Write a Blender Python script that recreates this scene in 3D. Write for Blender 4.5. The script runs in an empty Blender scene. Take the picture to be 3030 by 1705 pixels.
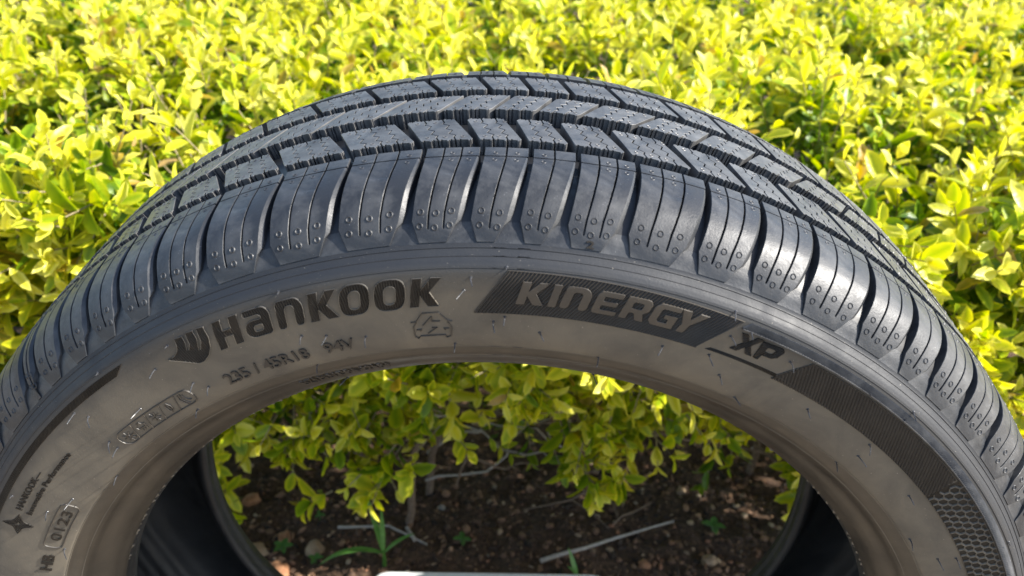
import bpy, bmesh, math, random
import numpy as np
from mathutils import Vector, Matrix, noise
from mathutils.geometry import tessellate_polygon
from mathutils.bvhtree import BVHTree

random.seed(7)
rng = np.random.default_rng(11)
R = math.radians
scene = bpy.context.scene
col = scene.collection

# ------------------------------------------------------------------ camera, sky, sun, exposure
HUB_Z = 0.334                                   # height of the wheel axis above the ground
cam_data = bpy.data.cameras.new('camera')
cam = bpy.data.objects.new('camera', cam_data)
col.objects.link(cam)
F_PX = 2600.06
cam_data.sensor_width = 36.0
cam_data.lens = F_PX / 3030.0 * 36.0
cam_data.clip_start = 0.02
cam_data.clip_end = 60.0
CAM_M = (Matrix.Rotation(0.0050569, 4, 'Z') @ Matrix.Rotation(1.0234621, 4, 'X')
         @ Matrix.Rotation(0.0552309, 4, 'Z'))
cam.matrix_world = Matrix.Translation((0, -0.385097, HUB_Z + 0.487697)) @ CAM_M
cam_data.dof.use_dof = True
cam_data.dof.focus_distance = 0.455
cam_data.dof.aperture_fstop = 11.0
scene.camera = cam

SUN = Vector((0.785, -0.035, 0.61)).normalized()
world = bpy.data.worlds.new('World')
scene.world = world
world.use_nodes = True
wn = world.node_tree
sky = wn.nodes.new('ShaderNodeTexSky')
sky.sky_type = 'NISHITA'
sky.sun_disc = False
sky.sun_elevation = math.asin(SUN.z)
sky.sun_rotation = math.atan2(SUN.x, SUN.y)
bg = wn.nodes['Background']
bg.inputs['Strength'].default_value = 0.14
wn.links.new(sky.outputs[0], bg.inputs['Color'])
sun_data = bpy.data.lights.new('sun', 'SUN')
sun_data.energy = 5.0
sun_data.angle = R(0.55)
sun_data.color = (1.0, 0.95, 0.87)
sun = bpy.data.objects.new('sun', sun_data)
col.objects.link(sun)
sun.rotation_euler = SUN.to_track_quat('Z', 'Y').to_euler()
scene.view_settings.view_transform = 'Standard'
scene.view_settings.look = 'None'
scene.view_settings.gamma = 1.0
scene.view_settings.exposure = 1.12
scene.view_settings.use_curve_mapping = False
scene.render.engine = 'CYCLES'
scene.cycles.max_bounces = 8

# ------------------------------------------------------------------ helpers
def tag(o, label=None, cat=None, group=None, kind=None):
    if label: o['label'] = label
    if cat: o['category'] = cat
    if group: o['group'] = group
    if kind: o['kind'] = kind
    return o

def empty(name, loc=(0, 0, 0)):
    o = bpy.data.objects.new(name, None)
    o.empty_display_size = 0.05
    o.location = loc
    col.objects.link(o)
    return o

def link(name, me, mat=None, parent=None, smooth=None):
    o = bpy.data.objects.new(name, me)
    if mat is not None and not me.materials:
        me.materials.append(mat)
    if parent is not None:
        o.parent = parent
    col.objects.link(o)
    return o

def bm_mesh(name, bm, sharp=32):
    bmesh.ops.recalc_face_normals(bm, faces=bm.faces)
    me = bpy.data.meshes.new(name)
    bm.to_mesh(me)
    bm.free()
    if sharp:
        me.polygons.foreach_set('use_smooth', [True] * len(me.polygons))
        me.set_sharp_from_angle(angle=R(sharp))
    return me

def np_mesh(name, verts, faces, smooth=True):
    """verts (n,3) array, faces (m,k) array."""
    me = bpy.data.meshes.new(name)
    verts = np.asarray(verts, np.float32)
    faces = np.asarray(faces, np.int32)
    k = faces.shape[1]
    me.vertices.add(len(verts))
    me.vertices.foreach_set('co', verts.ravel())
    me.loops.add(faces.size)
    me.loops.foreach_set('vertex_index', faces.ravel())
    me.polygons.add(len(faces))
    me.polygons.foreach_set('loop_start', np.arange(0, faces.size, k, dtype=np.int32))
    me.polygons.foreach_set('use_smooth', np.full(len(faces), smooth))
    me.update(calc_edges=True)
    return me

class G:
    """tiny node-graph helper"""
    def __init__(self, name):
        self.m = bpy.data.materials.new(name)
        self.m.use_nodes = True
        self.t = self.m.node_tree
        self.b = self.t.nodes['Principled BSDF']
        self.out = self.t.nodes['Material Output']
    def n(self, typ, **kw):
        nd = self.t.nodes.new(typ)
        for k, v in kw.items():
            if k.startswith('i_'):
                nd.inputs[k[2:].replace('_', ' ')].default_value = v
            else:
                setattr(nd, k, v)
        return nd
    def l(self, a, b):
        self.t.links.new(a, b)
    def noise(self, scale, detail=4, rough=0.55, coord=None, dist=0.0):
        nd = self.n('ShaderNodeTexNoise')
        nd.inputs['Scale'].default_value = scale
        nd.inputs['Detail'].default_value = detail
        nd.inputs['Roughness'].default_value = rough
        nd.inputs['Distortion'].default_value = dist
        if coord is not None: self.l(coord, nd.inputs['Vector'])
        return nd
    def ramp(self, src, stops):
        r = self.n('ShaderNodeValToRGB')
        cr = r.color_ramp
        while len(cr.elements) < len(stops): cr.elements.new(0.5)
        for e, (p, c) in zip(cr.elements, stops):
            e.position = p
            e.color = (c, c, c, 1) if isinstance(c, (int, float)) else (*c, 1)
        self.l(src, r.inputs['Fac'])
        return r
    def mix(self, fac, a, b):
        m = self.n('ShaderNodeMix', data_type='RGBA')
        for s, v in ((m.inputs['Factor'], fac), (m.inputs['A'], a), (m.inputs['B'], b)):
            if isinstance(v, (int, float)): s.default_value = v
            elif isinstance(v, tuple): s.default_value = (*v, 1)
            else: self.l(v, s)
        return m.outputs['Result']
    def bump(self, h, dist, strength=1.0):
        b = self.n('ShaderNodeBump')
        b.inputs['Distance'].default_value = dist
        b.inputs['Strength'].default_value = strength
        self.l(h, b.inputs['Height'])
        self.l(b.outputs[0], self.b.inputs['Normal'])
        return b

def rubber(name, base, dust_or_bounce, dust_or_bounce_lo, dust_or_bounce_hi, rough, dscale=45, fine=0.00006, rand=0.0, spec=0.5, radial=None):
    g = G(name)
    tc = g.n('ShaderNodeTexCoord').outputs['Object']
    big = g.noise(dscale, 5, 0.62, tc, 0.6)
    m = g.ramp(big.outputs['Fac'], [(dust_or_bounce_lo, 0.0), (dust_or_bounce_hi, 1.0)])
    fac = m.outputs[0]
    if radial:          # brown bloom plus ground bounce painted into the colour, faded out towards the shoulder
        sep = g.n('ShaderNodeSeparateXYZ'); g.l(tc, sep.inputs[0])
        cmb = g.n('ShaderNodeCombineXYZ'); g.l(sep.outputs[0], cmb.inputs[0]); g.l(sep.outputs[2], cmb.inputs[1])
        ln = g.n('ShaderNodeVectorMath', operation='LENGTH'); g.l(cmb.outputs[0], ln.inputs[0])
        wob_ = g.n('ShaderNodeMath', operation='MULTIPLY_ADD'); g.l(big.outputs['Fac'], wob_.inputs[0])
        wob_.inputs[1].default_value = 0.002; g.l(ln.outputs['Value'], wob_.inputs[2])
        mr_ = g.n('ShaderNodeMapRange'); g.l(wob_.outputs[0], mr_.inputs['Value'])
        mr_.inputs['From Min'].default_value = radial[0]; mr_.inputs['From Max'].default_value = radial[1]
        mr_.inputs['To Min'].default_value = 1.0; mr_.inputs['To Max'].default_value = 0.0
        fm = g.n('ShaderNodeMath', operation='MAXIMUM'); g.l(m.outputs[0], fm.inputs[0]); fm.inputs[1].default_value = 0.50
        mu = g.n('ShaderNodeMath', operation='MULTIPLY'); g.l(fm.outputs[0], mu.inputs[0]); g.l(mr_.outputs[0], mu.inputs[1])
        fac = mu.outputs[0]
    c = g.mix(fac, base, dust_or_bounce)
    sp = g.noise(1300, 2, 0.5, tc)
    spm = g.ramp(sp.outputs['Fac'], [(0.73, 0.0), (0.79, 1.0)])
    c = g.mix(spm.outputs[0], c, tuple(min(1, x * 2.6 + 0.03) for x in dust_or_bounce))
    if rand:
        oi = g.n('ShaderNodeObjectInfo')
        mr = g.n('ShaderNodeMapRange')
        mr.inputs['To Min'].default_value = 1 - rand
        mr.inputs['To Max'].default_value = 1 + rand
        g.l(oi.outputs['Random'], mr.inputs['Value'])
        hv = g.n('ShaderNodeHueSaturation')
        g.l(mr.outputs[0], hv.inputs['Value'])
        g.l(c, hv.inputs['Color'])
        c = hv.outputs[0]
    g.l(c, g.b.inputs['Base Color'])
    rr = g.ramp(g.noise(dscale * 2.2, 4, 0.6, tc, 0.3).outputs['Fac'], [(0.3, rough - 0.09), (0.7, rough + 0.1)])
    g.l(rr.outputs[0], g.b.inputs['Roughness'])
    g.b.inputs['Specular IOR Level'].default_value = spec
    f = g.noise(900, 5, 0.6, tc)
    g.bump(f.outputs['Fac'], fine)
    return g.m

M_TREAD = rubber('tread_rubber', (0.032, 0.033, 0.036), (0.125, 0.123, 0.120), 0.30, 0.74, 0.44, 55, 0.00012, 0.10)
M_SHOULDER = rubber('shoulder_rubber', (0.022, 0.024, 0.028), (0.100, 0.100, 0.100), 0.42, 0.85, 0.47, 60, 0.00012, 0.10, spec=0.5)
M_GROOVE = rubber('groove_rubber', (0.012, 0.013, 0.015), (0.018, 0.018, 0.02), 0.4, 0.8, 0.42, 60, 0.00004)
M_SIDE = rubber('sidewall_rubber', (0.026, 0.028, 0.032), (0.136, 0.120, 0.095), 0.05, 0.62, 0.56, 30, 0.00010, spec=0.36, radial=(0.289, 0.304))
M_BEAD = rubber('bead_rubber', (0.034, 0.030, 0.025), (0.075, 0.063, 0.048), 0.35, 0.8, 0.42, 22, 0.00004)
M_HATCH = rubber('serrated_rubber', (0.020, 0.017, 0.014), (0.034, 0.029, 0.023), 0.4, 0.8, 0.60, 60, 0.00003, spec=0.22)
M_PANEL = rubber('serrated_panel_rubber', (0.036, 0.032, 0.028), (0.056, 0.049, 0.041), 0.4, 0.8, 0.55, 60, 0.00003, spec=0.35)
M_LETTER = rubber('smooth_letter_rubber', (0.030, 0.028, 0.026), (0.078, 0.066, 0.052), 0.20, 0.75, 0.50, 22, 0.00003)
M_LINER = rubber('inner_liner_rubber', (0.016, 0.017, 0.018), (0.034, 0.034, 0.034), 0.4, 0.8, 0.5, 30, 0.0002)

_t = M_LINER.node_tree
_w = _t.nodes.new('ShaderNodeTexWave'); _w.bands_direction = 'Y'; _w.inputs['Scale'].default_value = 32.0; _w.inputs['Distortion'].default_value = 0.6
_c = [n for n in _t.nodes if n.type == 'TEX_COORD'][0]
_t.links.new(_c.outputs['Object'], _w.inputs['Vector'])
_b = _t.nodes.new('ShaderNodeBump'); _b.inputs['Distance'].default_value = 0.0009
_t.links.new(_w.outputs['Fac'], _b.inputs['Height'])
_o = [n for n in _t.nodes if n.type == 'BUMP' and n != _b][0]
_t.links.new(_o.outputs[0], _b.inputs['Normal'])
_t.links.new(_b.outputs[0], _t.nodes['Principled BSDF'].inputs['Normal'])

# ------------------------------------------------------------------ tyre profile (mm): (y, r) from bead toe to crown
PTS = [(-33, 230), (-34.8, 231), (-37, 232.6), (-41, 235.6), (-44.2, 239), (-46.8, 242.6), (-48.6, 244.6), (-51.6, 247.2),
       (-54.2, 250.5), (-55.6, 253.6), (-56.3, 255.8), (-57.9, 257.5), (-60.5, 265), (-62.3, 276), (-63.5, 286), (-64.0, 293), (-63.7, 298.5),
       (-62.6, 301.4), (-61.9, 302.3), (-60.8, 303.4), (-57.8, 305.6), (-56.6, 306.6), (-55.7, 307.4), (-54.9, 308.5), (-52.6, 313),
       (-47.8, 320), (-39.6, 327), (-29, 331), (-17.5, 332.7), (-8.5, 333.3), (0, 333.7), (24, 334.1), (48, 334.3)]
_p = np.array(PTS, float)
def _catmull(P, n=8):
    Q = np.vstack([2 * P[0] - P[1], P, 2 * P[-1] - P[-2]])
    o = []
    for i in range(1, len(Q) - 2):
        p0, p1, p2, p3 = Q[i - 1:i + 3]
        # centripetal-ish: scale tangents to the segment length
        d = np.linalg.norm(p2 - p1)
        m1 = (p2 - p0) / max(1e-6, np.linalg.norm(p2 - p1) + np.linalg.norm(p1 - p0)) * d
        m2 = (p3 - p1) / max(1e-6, np.linalg.norm(p3 - p2) + np.linalg.norm(p2 - p1)) * d
        for k in range(n):
            t = k / n
            o.append((2*t**3-3*t*t+1)*p1 + (t**3-2*t*t+t)*m1 + (-2*t**3+3*t*t)*p2 + (t**3-t*t)*m2)
    o.append(P[-1])
    return np.array(o)
PF = _catmull(_p)
_s = np.concatenate([[0], np.cumsum(np.linalg.norm(np.diff(PF, axis=0), axis=1))])
_s = _s - np.interp(0, PF[:, 0][len(PF)//2:], _s[len(PF)//2:])       # s = 0 where y = 0 on the crown
_T = np.gradient(PF, axis=0)
_T /= np.linalg.norm(_T, axis=1)[:, None]
_N = np.stack([-_T[:, 1], _T[:, 0]], 1)                              # outward: (dy, dr) rotated
S_CROWN = _s[-1]
MIR = 2 * S_CROWN
_mono = np.arange(len(PF)) < len(PF) * 0.93
def s_of_r(r):
    return float(np.interp(r, PF[_mono][:, 1], _s[_mono]))
def prof(s):
    """s -> (y, r, ny, nr)"""
    m = s > S_CROWN
    q = MIR - s if m else s
    y = np.interp(q, _s, PF[:, 0]); r = np.interp(q, _s, PF[:, 1])
    ny = np.interp(q, _s, _N[:, 0]); nr = np.interp(q, _s, _N[:, 1])
    if m: y = 96 - y; ny = -ny
    return y, r, ny, nr
def surf(th, s, h=0.0):
    """tyre surface point in metres, th in radians"""
    y, r, ny, nr = prof(s)
    y += ny * h; r += nr * h
    return (r * math.sin(th) * 1e-3, y * 1e-3, r * math.cos(th) * 1e-3)
def surf_r(thd, r, h=0.0):
    return surf(R(thd), s_of_r(r), h)

S_TOP, S_SIPE = -8.5, -17.3
S_WIDE, S_LOW = s_of_r(317.2), s_of_r(308.9)
def depth(s):
    q = MIR - s if s > S_CROWN else s
    return float(np.interp(q, [s_of_r(308.0), S_LOW, s_of_r(313), s_of_r(320), s_of_r(327), s_of_r(331), -17.5, -8.5],
                           [0.0, 0.7, 1.1, 2.9, 5.2, 6.6, 7.5, 7.9]))

# ------------------------------------------------------------------ tyre
tyre = empty('car_tyre', (0, 0, 0))
tag(tyre, 'new black all-season car tyre standing upright in front of the golden hedge', 'tyre')
HUB = (0, 0, HUB_Z)
def part(name, me, mat, label=None, rot=0.0, kind=None):
    o = link(name, me, mat, tyre)
    o.location = HUB
    o.rotation_euler = (0, rot, 0)
    if label: o['label'] = label
    if kind: o['kind'] = kind
    return o

def revolve(name, prof_pts, nseg, mat, closed=False, label=None):
    P = np.array(prof_pts) * 1e-3
    th = np.linspace(0, 2 * np.pi, nseg, endpoint=False)
    V = np.zeros((nseg, len(P), 3))
    V[:, :, 0] = np.sin(th)[:, None] * P[:, 1]
    V[:, :, 1] = P[:, 0]
    V[:, :, 2] = np.cos(th)[:, None] * P[:, 1]
    n = len(P)
    i = np.arange(nseg)[:, None]; j = np.arange(n - 1)[None, :]
    a = i * n + j; b = ((i + 1) % nseg) * n + j
    F = np.stack([a, b, b + 1, a + 1], -1).reshape(-1, 4)
    me = np_mesh(name, V.reshape(-1, 3), F)
    me.set_sharp_from_angle(angle=R(50))
    return part(name, me, mat, label)

# side walls (outer skin from the toe up to the foot of the lugs)
iside = [i for i in range(len(PF)) if PF[i, 1] <= 308.6 and PF[i, 0] < -30]
side_front = [tuple(PF[i]) for i in iside]
kb = min(range(len(side_front)), key=lambda i: abs(side_front[i][1] - 255.8))
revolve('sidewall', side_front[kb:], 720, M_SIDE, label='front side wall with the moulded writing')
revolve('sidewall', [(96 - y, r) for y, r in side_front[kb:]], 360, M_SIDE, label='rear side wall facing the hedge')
revolve('bead', side_front[:kb + 1], 720, M_BEAD, label='front bead')
revolve('bead', [(96 - y, r) for y, r in side_front[:kb + 1]], 360, M_LINER, label='rear bead')
# groove floor
fl = []
for s in np.concatenate([np.linspace(_s[iside[-1]] - 0.05, -18, 26), np.linspace(-17, S_CROWN, 12)]):
    y, r, ny, nr = prof(s)
    d = depth(s)
    fl.append((y - ny * d, r - nr * d))
fl_full = fl + [(96 - y, r) for y, r in fl[::-1][1:]]
kf = min(range(len(fl)), key=lambda i: abs(fl[i][1] - 316.0))
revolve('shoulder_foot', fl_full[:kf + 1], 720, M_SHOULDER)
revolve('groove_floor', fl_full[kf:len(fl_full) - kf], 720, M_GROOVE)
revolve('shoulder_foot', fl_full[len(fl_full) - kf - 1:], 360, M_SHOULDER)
# inner liner
inner = [(-33, 230), (-30.5, 228.6), (-24, 228.0), (-16, 229.5), (-14.5, 233), (-22, 240), (-38, 250), (-46, 262), (-51, 280), (-50, 298),
         (-42, 312), (-28, 320), (-8, 323), (20, 324), (48, 324.3)]
inn = [tuple(q) for q in _catmull(np.array(inner, float), 5)]
revolve('inner_liner', inn + [(96 - y, r) for y, r in inn[::-1][1:]], 480, M_LINER)

def prism(polys, top, bot, ls=(), la=(), mapf=None, bevel=0.0, draft=None, walls=True, bm=None, serr=None, cham=None):
    """polys: list of (outer, holes) in a flat (a, s) domain in mm.  top/bot: heights (number or f(a,s)).
    ls / la: cut levels.  mapf(a, s, h) -> xyz."""
    tf = top if callable(top) else (lambda a, s: top)
    bf = bot if callable(bot) else (lambda a, s: bot)
    out = bm or bmesh.new()
    for outer, holes in polys:
        b = bmesh.new()
        loops = [[Vector((x, y, 0)) for x, y in outer]] + [[Vector((x, y, 0)) for x, y in h] for h in holes]
        flat = [v for lp in loops for v in lp]
        vs = [b.verts.new(v) for v in flat]
        for t in tessellate_polygon(loops):
            try: b.faces.new([vs[i] for i in t])
            except ValueError: pass
        bmesh.ops.recalc_face_normals(b, faces=b.faces)
        if len(b.faces) and b.faces[:][0].normal.z < 0:
            bmesh.ops.reverse_faces(b, faces=b.faces)
        for lv in ls:
            bmesh.ops.bisect_plane(b, geom=b.verts[:] + b.edges[:] + b.faces[:], dist=1e-4, plane_co=(0, lv, 0), plane_no=(0, 1, 0))
        for lv in la:
            if isinstance(lv, tuple): co, no = lv
            else: co, no = (lv, 0, 0), (1, 0, 0)
            bmesh.ops.bisect_plane(b, geom=b.verts[:] + b.edges[:] + b.faces[:], dist=1e-4, plane_co=co, plane_no=no)
        vm = {}
        for v in b.verts:
            h = tf(v.co.x, v.co.y)
            if serr and not any(len(e.link_faces) == 1 for e in v.link_edges): h += serr(v.co.x, v.co.y)
            vm[v] = (v.co.x, v.co.y, h)
        nv = {}
        if bevel:
            # inset the top ring: boundary verts move inwards, a chamfer strip joins them to the wall top
            inset = {}
            for v in b.verts:
                be = [e for e in v.link_edges if len(e.link_faces) == 1]
                if len(be) == 2:
                    n = Vector((0, 0))
                    for e in be:
                        f = e.link_faces[0]
                        o = e.other_vert(v).co - v.co
                        c = f.calc_center_median() - v.co
                        q = Vector((-o.y, o.x)).normalized()
                        if q.dot(Vector((c.x, c.y))) < 0: q = -q
                        n += q
                    if n.length > 0.3:
                        n = n / max(n.length, 0.8)
                        inset[v] = n * bevel
        for v in b.verts:
            a, s, h = vm[v]
            if bevel and v in inset:
                nv[v] = out.verts.new(mapf(a + inset[v].x, s + inset[v].y, h))
            else:
                nv[v] = out.verts.new(mapf(a, s, h))
        for f in b.faces:
            try: out.faces.new([nv[v] for v in f.verts])
            except ValueError: pass
        if walls:
            lo, mid = {}, {}
            def bottom(v):
                if v not in lo:
                    a, s, h = vm[v]
                    da, ds = draft(a, s) if draft else (0, 0)
                    lo[v] = out.verts.new(mapf(a + da, s + ds, bf(a, s)))
                return lo[v]
            def middle(v):
                if not bevel or v not in inset: return nv[v]
                if v not in mid:
                    a, s, h = vm[v]
                    c = cham(a, s) if cham else 0
                    mid[v] = out.verts.new(mapf(a + c, s, h - max(bevel, c * 0.9)))
                return mid[v]
            for e in b.edges:
                if len(e.link_faces) != 1: continue
                v1, v2 = e.verts
                f = e.link_faces[0]
                vl = list(f.verts)
                i = vl.index(v1)
                if vl[(i + 1) % len(vl)] is v2: v1, v2 = v2, v1      # wall winding opposite to the face
                m1, m2 = middle(v1), middle(v2)
                if m1 is not nv[v1] or m2 is not nv[v2]:
                    q = []
                    for w in (nv[v1], nv[v2], m2, m1):
                        if w not in q: q.append(w)
                    try: out.faces.new(q)
                    except ValueError: pass
                try: out.faces.new([m1, m2, bottom(v2), bottom(v1)])
                except ValueError: pass
        b.free()
    return out

def ring(bm, mapf, a, s, rad, w, h, n=10, base=0.0):
    L = []
    for k in range(n):
        t = 2 * math.pi * k / n
        c, q = math.cos(t), math.sin(t)
        L.append((bm.verts.new(mapf(a + c * (rad - w), s + q * (rad - w), base - 0.03)),
                  bm.verts.new(mapf(a + c * rad, s + q * rad, base + h)),
                  bm.verts.new(mapf(a + c * (rad + w), s + q * (rad + w), base - 0.03))))
    for k in range(n):
        p, q = L[k], L[(k + 1) % n]
        bm.faces.new((p[0], q[0], q[1], p[1]))
        bm.faces.new((p[1], q[1], q[2], p[2]))

RR = 334.0
def map_tread(a, s, h):
    return surf(a / RR, s, h)
def A(thd): return R(thd) * RR

# pitch boundaries of the shoulder lugs (degrees), continued round the tyre with the same three pitch lengths
T = [-45.4, -41.5, -37.7, -33.96, -29.92, -25.02, -19.29, -13.49, -7.62, -3.02, 0.8, 4.51, 9.27, 15.0, 19.78, 24.65, 30.43, 35.45, 39.21, 43.9]
pat = [4.75, 5.75, 3.8, 4.75, 5.75, 5.75, 4.75, 3.8, 3.8, 4.75]
i = 0
while T[-1] < 360 - 45.4 - 6:
    T.append(T[-1] + pat[i % len(pat)]); i += 1
gap_left = 360 - 45.4 - T[-1]
if gap_left > 7.5: T.append(T[-1] + gap_left / 2)
NP = len(T)
def Tk(x):
    k = math.floor(x); f = x - k
    def g(k): return T[k % NP] + 360 * (k // NP)
    return g(k) * (1 - f) + g(k + 1) * f

def zig(a0, s0, a1, s1, amp, n, lo=0.14, hi=0.86):
    """a zig-zag cut from (a0,s0) to (a1,s1): straight at both ends, waved between"""
    pts = [(a0, s0)]
    dx, dy = a1 - a0, s1 - s0
    L = math.hypot(dx, dy); nx, ny = -dy / L, dx / L
    pts.append((a0 + dx * lo, s0 + dy * lo))
    for k in range(n):
        f = lo + (hi - lo) * (k + 0.5) / n
        q = amp * (1 if k % 2 else -1)
        pts.append((a0 + dx * f + nx * q, s0 + dy * f + ny * q))
    pts.append((a0 + dx * hi, s0 + dy * hi))
    pts.append((a1, s1))
    return pts

def notched(p0, p1, inward, n, w=0.8, d=0.9):
    """edge p0->p1 with n small square notches; inward = +1/-1 in s. endpoints not included"""
    out = []
    for k in range(n):
        f = (k + 0.5 + 0.25 * math.sin(k * 2.1)) / n
        a = p0[0] + (p1[0] - p0[0]) * f; s = p0[1] + (p1[1] - p0[1]) * f
        sg = 1 if p1[0] > p0[0] else -1
        dd = d if k % 2 == 0 else -1.0
        out += [(a - sg * w / 2, s), (a - sg * w / 2 + sg * 0.1, s + inward * dd), (a + sg * w / 2 - sg * 0.1, s + inward * dd), (a + sg * w / 2, s)]
    return out

def tread_block(k, row):
    s0, s1, pf, pb, gap, amp, nz, rings = row
    f0, f1 = Tk(k + pf), Tk(k + 1 + pf) - gap
    b0, b1 = Tk(k + pb), Tk(k + 1 + pb) - gap
    base = f0
    A0, A1, B0, B1 = (A(v - base) for v in (f0, f1, b0, b1))
    nseg = 4 if (f1 - f0) > 4.6 else 3
    half = 0.34
    polys = []
    bounds = []
    for j in range(nseg + 1):
        t = j / nseg
        a_f = A0 + (A1 - A0) * t; a_b = B0 + (B1 - B0) * t
        if j in (0, nseg): bounds.append([(a_f, s0), (a_b, s1)])
        else: bounds.append(zig(a_f, s0, a_b, s1, amp, nz))
    for j in range(nseg):
        lp = [(a + (half if j else 0), s) for a, s in bounds[j]]
        rp = [(a - (half if j < nseg - 1 else 0), s) for a, s in bounds[j + 1]]
        c = 1.3
        if j == 0:      # small corner cut at the back left and front left
            lp = [(lp[0][0] + 0.3, s0), (lp[0][0], s0 + 0.5), (lp[-1][0] + (lp[0][0] - lp[-1][0]) * c / (s1 - s0), s1 - c), (lp[-1][0] + c, s1)]
        if j == nseg - 1:
            rp = [(rp[0][0] - c * 0.7, s0), (rp[0][0] + (rp[-1][0] - rp[0][0]) * c / (s1 - s0), s0 + c), (rp[-1][0] - (c + 1.8), s1) if row[0] < 30 else (rp[-1][0] - 0.4, s1)]
        wdt = rp[0][0] - lp[0][0]
        nn = 3 if wdt > 7 else 2
        poly = [lp[0]] + notched(lp[0], rp[0], +1, nn, 1.0, 0.9) + rp + notched(rp[-1], lp[-1], -1, nn, 0.7, 0.7) + lp[::-1][:-1]
        polys.append((poly, []))
    bm = prism(polys, 0.0, lambda a, s: -depth(s) - 0.3, ls=[(s0 + s1) / 2], la=[], mapf=map_tread, bevel=0.16)
    for j in range(nseg):
        for q, (ff, t) in enumerate(((0.14, 0.5), (0.86, 0.5))):
            if (j + q + k) % 4 == 3: continue
            af = A0 + (A1 - A0) * (j + t) / nseg; ab = B0 + (B1 - B0) * (j + t) / nseg
            ring(bm, map_tread, af + (ab - af) * ff, s0 + (s1 - s0) * ff, 0.9, 0.26, 0.2, 8)
    me = bm_mesh('tread_block', bm, 28)
    return part('tread_block', me, M_TREAD, rot=R(base))

ROWS = [(0.0, 26.0, -0.12, -0.42, 0.52, 1.25, 6, 0),
        (39.0, 60.5, 0.10, 0.52, 0.40, 1.15, 6, 3),
        (70.0, 91.7, -0.02, -0.30, 0.50, 1.15, 6, 0)]
for row in ROWS:
    for k in range(NP):
        tread_block(k, row)

def shoulder_block(k, mirror=False):
    ph = 0.0 if not mirror else 0.35
    f0 = Tk(k + ph); f1 = Tk(k + 1 + ph) - 0.42
    base = f0
    w = f1 - f0
    ns = 3 if w > 3.9 else 2
    L = lambda t: A(-0.75 * t ** 1.4)                      # left flank, t = 0 at the circumferential cut, 1 at the widest
    Rr = lambda t: A(w - 1.27 * t ** 1.2 if t > 0 else w)
    half = 0.42
    polys = []
    # the narrow strip between the main groove and the circumferential cut
    for j in range(ns):
        a0 = A(w) * j / ns + (half if j else 0.0); a1 = A(w) * (j + 1) / ns - (half if j < ns - 1 else 0.0)
        polys.append(([(a0, S_SIPE + 0.4), (a1, S_SIPE + 0.4), (a1, S_TOP), (a0, S_TOP)], []))
    # the lug with slots that open at its top
    st = S_SIPE - 0.4
    N = 7
    sv = [st + (S_WIDE - st) * t / N for t in range(N + 1)]
    left = [(L(t / N), sv[t]) for t in range(N + 1)]
    right = [(Rr(t / N), sv[t]) for t in range(N + 1)]
    right = [(a - A(0.11), s) for a, s in right]
    low = [(L(1) + A(0.45), S_LOW), (Rr(1) - A(1.0), S_LOW)]
    s_end = s_of_r(314.3)
    outline = list(left) + low + right[::-1]
    nT = N
    for j in range(ns - 1, 0, -1):                          # slots, from right to left along the top edge
        f = j / ns
        def mid(s):
            if s > S_WIDE:
                t = (s - st) / (S_WIDE - st)
            else: t = 1.0
            t = max(0, min(1, t))
            return (L(t) * (1 - f) + Rr(t) * f)
        ss = [st + (s_end - st) * q / 6 for q in range(7)]
        outline += [(mid(s) + half, s) for s in ss] + [(mid(s_end), s_end - 0.5)] + [(mid(s) - half, s) for s in ss[::-1]]
    polys.append((outline, []))
    Rmax = A(w)
    def cham(a, s):
        if s > S_SIPE - 0.2 or s < S_LOW + 0.3: return 0.0
        t = max(0, min(1, (s - st) / (S_WIDE - st)))
        if abs(a - (Rr(t) - A(0.11))) < 0.8: return min(0.5 + 1.5 * t, 0.6 * depth(s))
        return 0.0
    def draft(a, s):
        if s > S_SIPE - 0.2 or s < S_LOW + 0.3: return (0, 0)
        t = max(0, min(1, (s - st) / (S_WIDE - st)))
        if abs(a - (Rr(t) - A(0.11))) < 0.8: return (cham(a, s) + 0.25, 0)
        if abs(a - L(t)) < 0.8: return (-0.04 * depth(s), 0)
        return (0, 0)
    lv = [st + (S_WIDE - st) * t / 11 for t in range(1, 12)] + [(S_WIDE + S_LOW) / 2, S_WIDE + (S_LOW - S_WIDE) * 0.25]
    def far(a, s, h):
        fd = max(0.0, min(1.0, (s - S_WIDE) / (S_SIPE - S_WIDE)))
        y, r, ny, nr = prof(s - 15 * fd)
        y = 96 - (y + 15 * fd) - 2.5 * fd - ny * h
        r += nr * h
        return (r * math.sin(a / RR) * 1e-3, y * 1e-3, r * math.cos(a / RR) * 1e-3)
    mf = map_tread if not mirror else far
    bm = prism(polys, 0.0, lambda a, s: -depth(s) - 0.25, ls=lv, mapf=mf, bevel=0.17, draft=draft, cham=cham)
    for j in range(ns):
        f = (j + 0.5) / ns
        for r_, rad in ((320.3, 1.25), (315.3, 1.25)):
            s = s_of_r(r_)
            t = max(0, min(1, (s - st) / (S_WIDE - st)))
            a = L(t) * (1 - f) + (Rr(t) - A(0.11)) * f
            ring(bm, mf, a, s - (0.8 if j == 1 else 0), rad, 0.34, 0.36, 12)
        if (k + j) % 3 != 2:
            ring(bm, mf, A(w) * f, S_SIPE + 3.0, 0.95, 0.26, 0.2, 10)
            t = 3.2 / (st - S_WIDE)
            ring(bm, mf, L(t) * (1 - f) + Rr(t) * f, st - 3.0, 0.95, 0.26, 0.2, 10)
    me = bm_mesh('shoulder_block', bm, 28)
    return part('shoulder_block', me, M_SHOULDER, rot=R(base))
for k in range(NP): shoulder_block(k)
for k in range(NP): shoulder_block(k, True)

# ------------------------------------------------------------------ mouldings on the front side wall
def map_side(a, r, h):          # domain a = degrees * 5 (mm at r = 286), r in mm
    return surf(R(a / 5.0), s_of_r(r), h)

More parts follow.
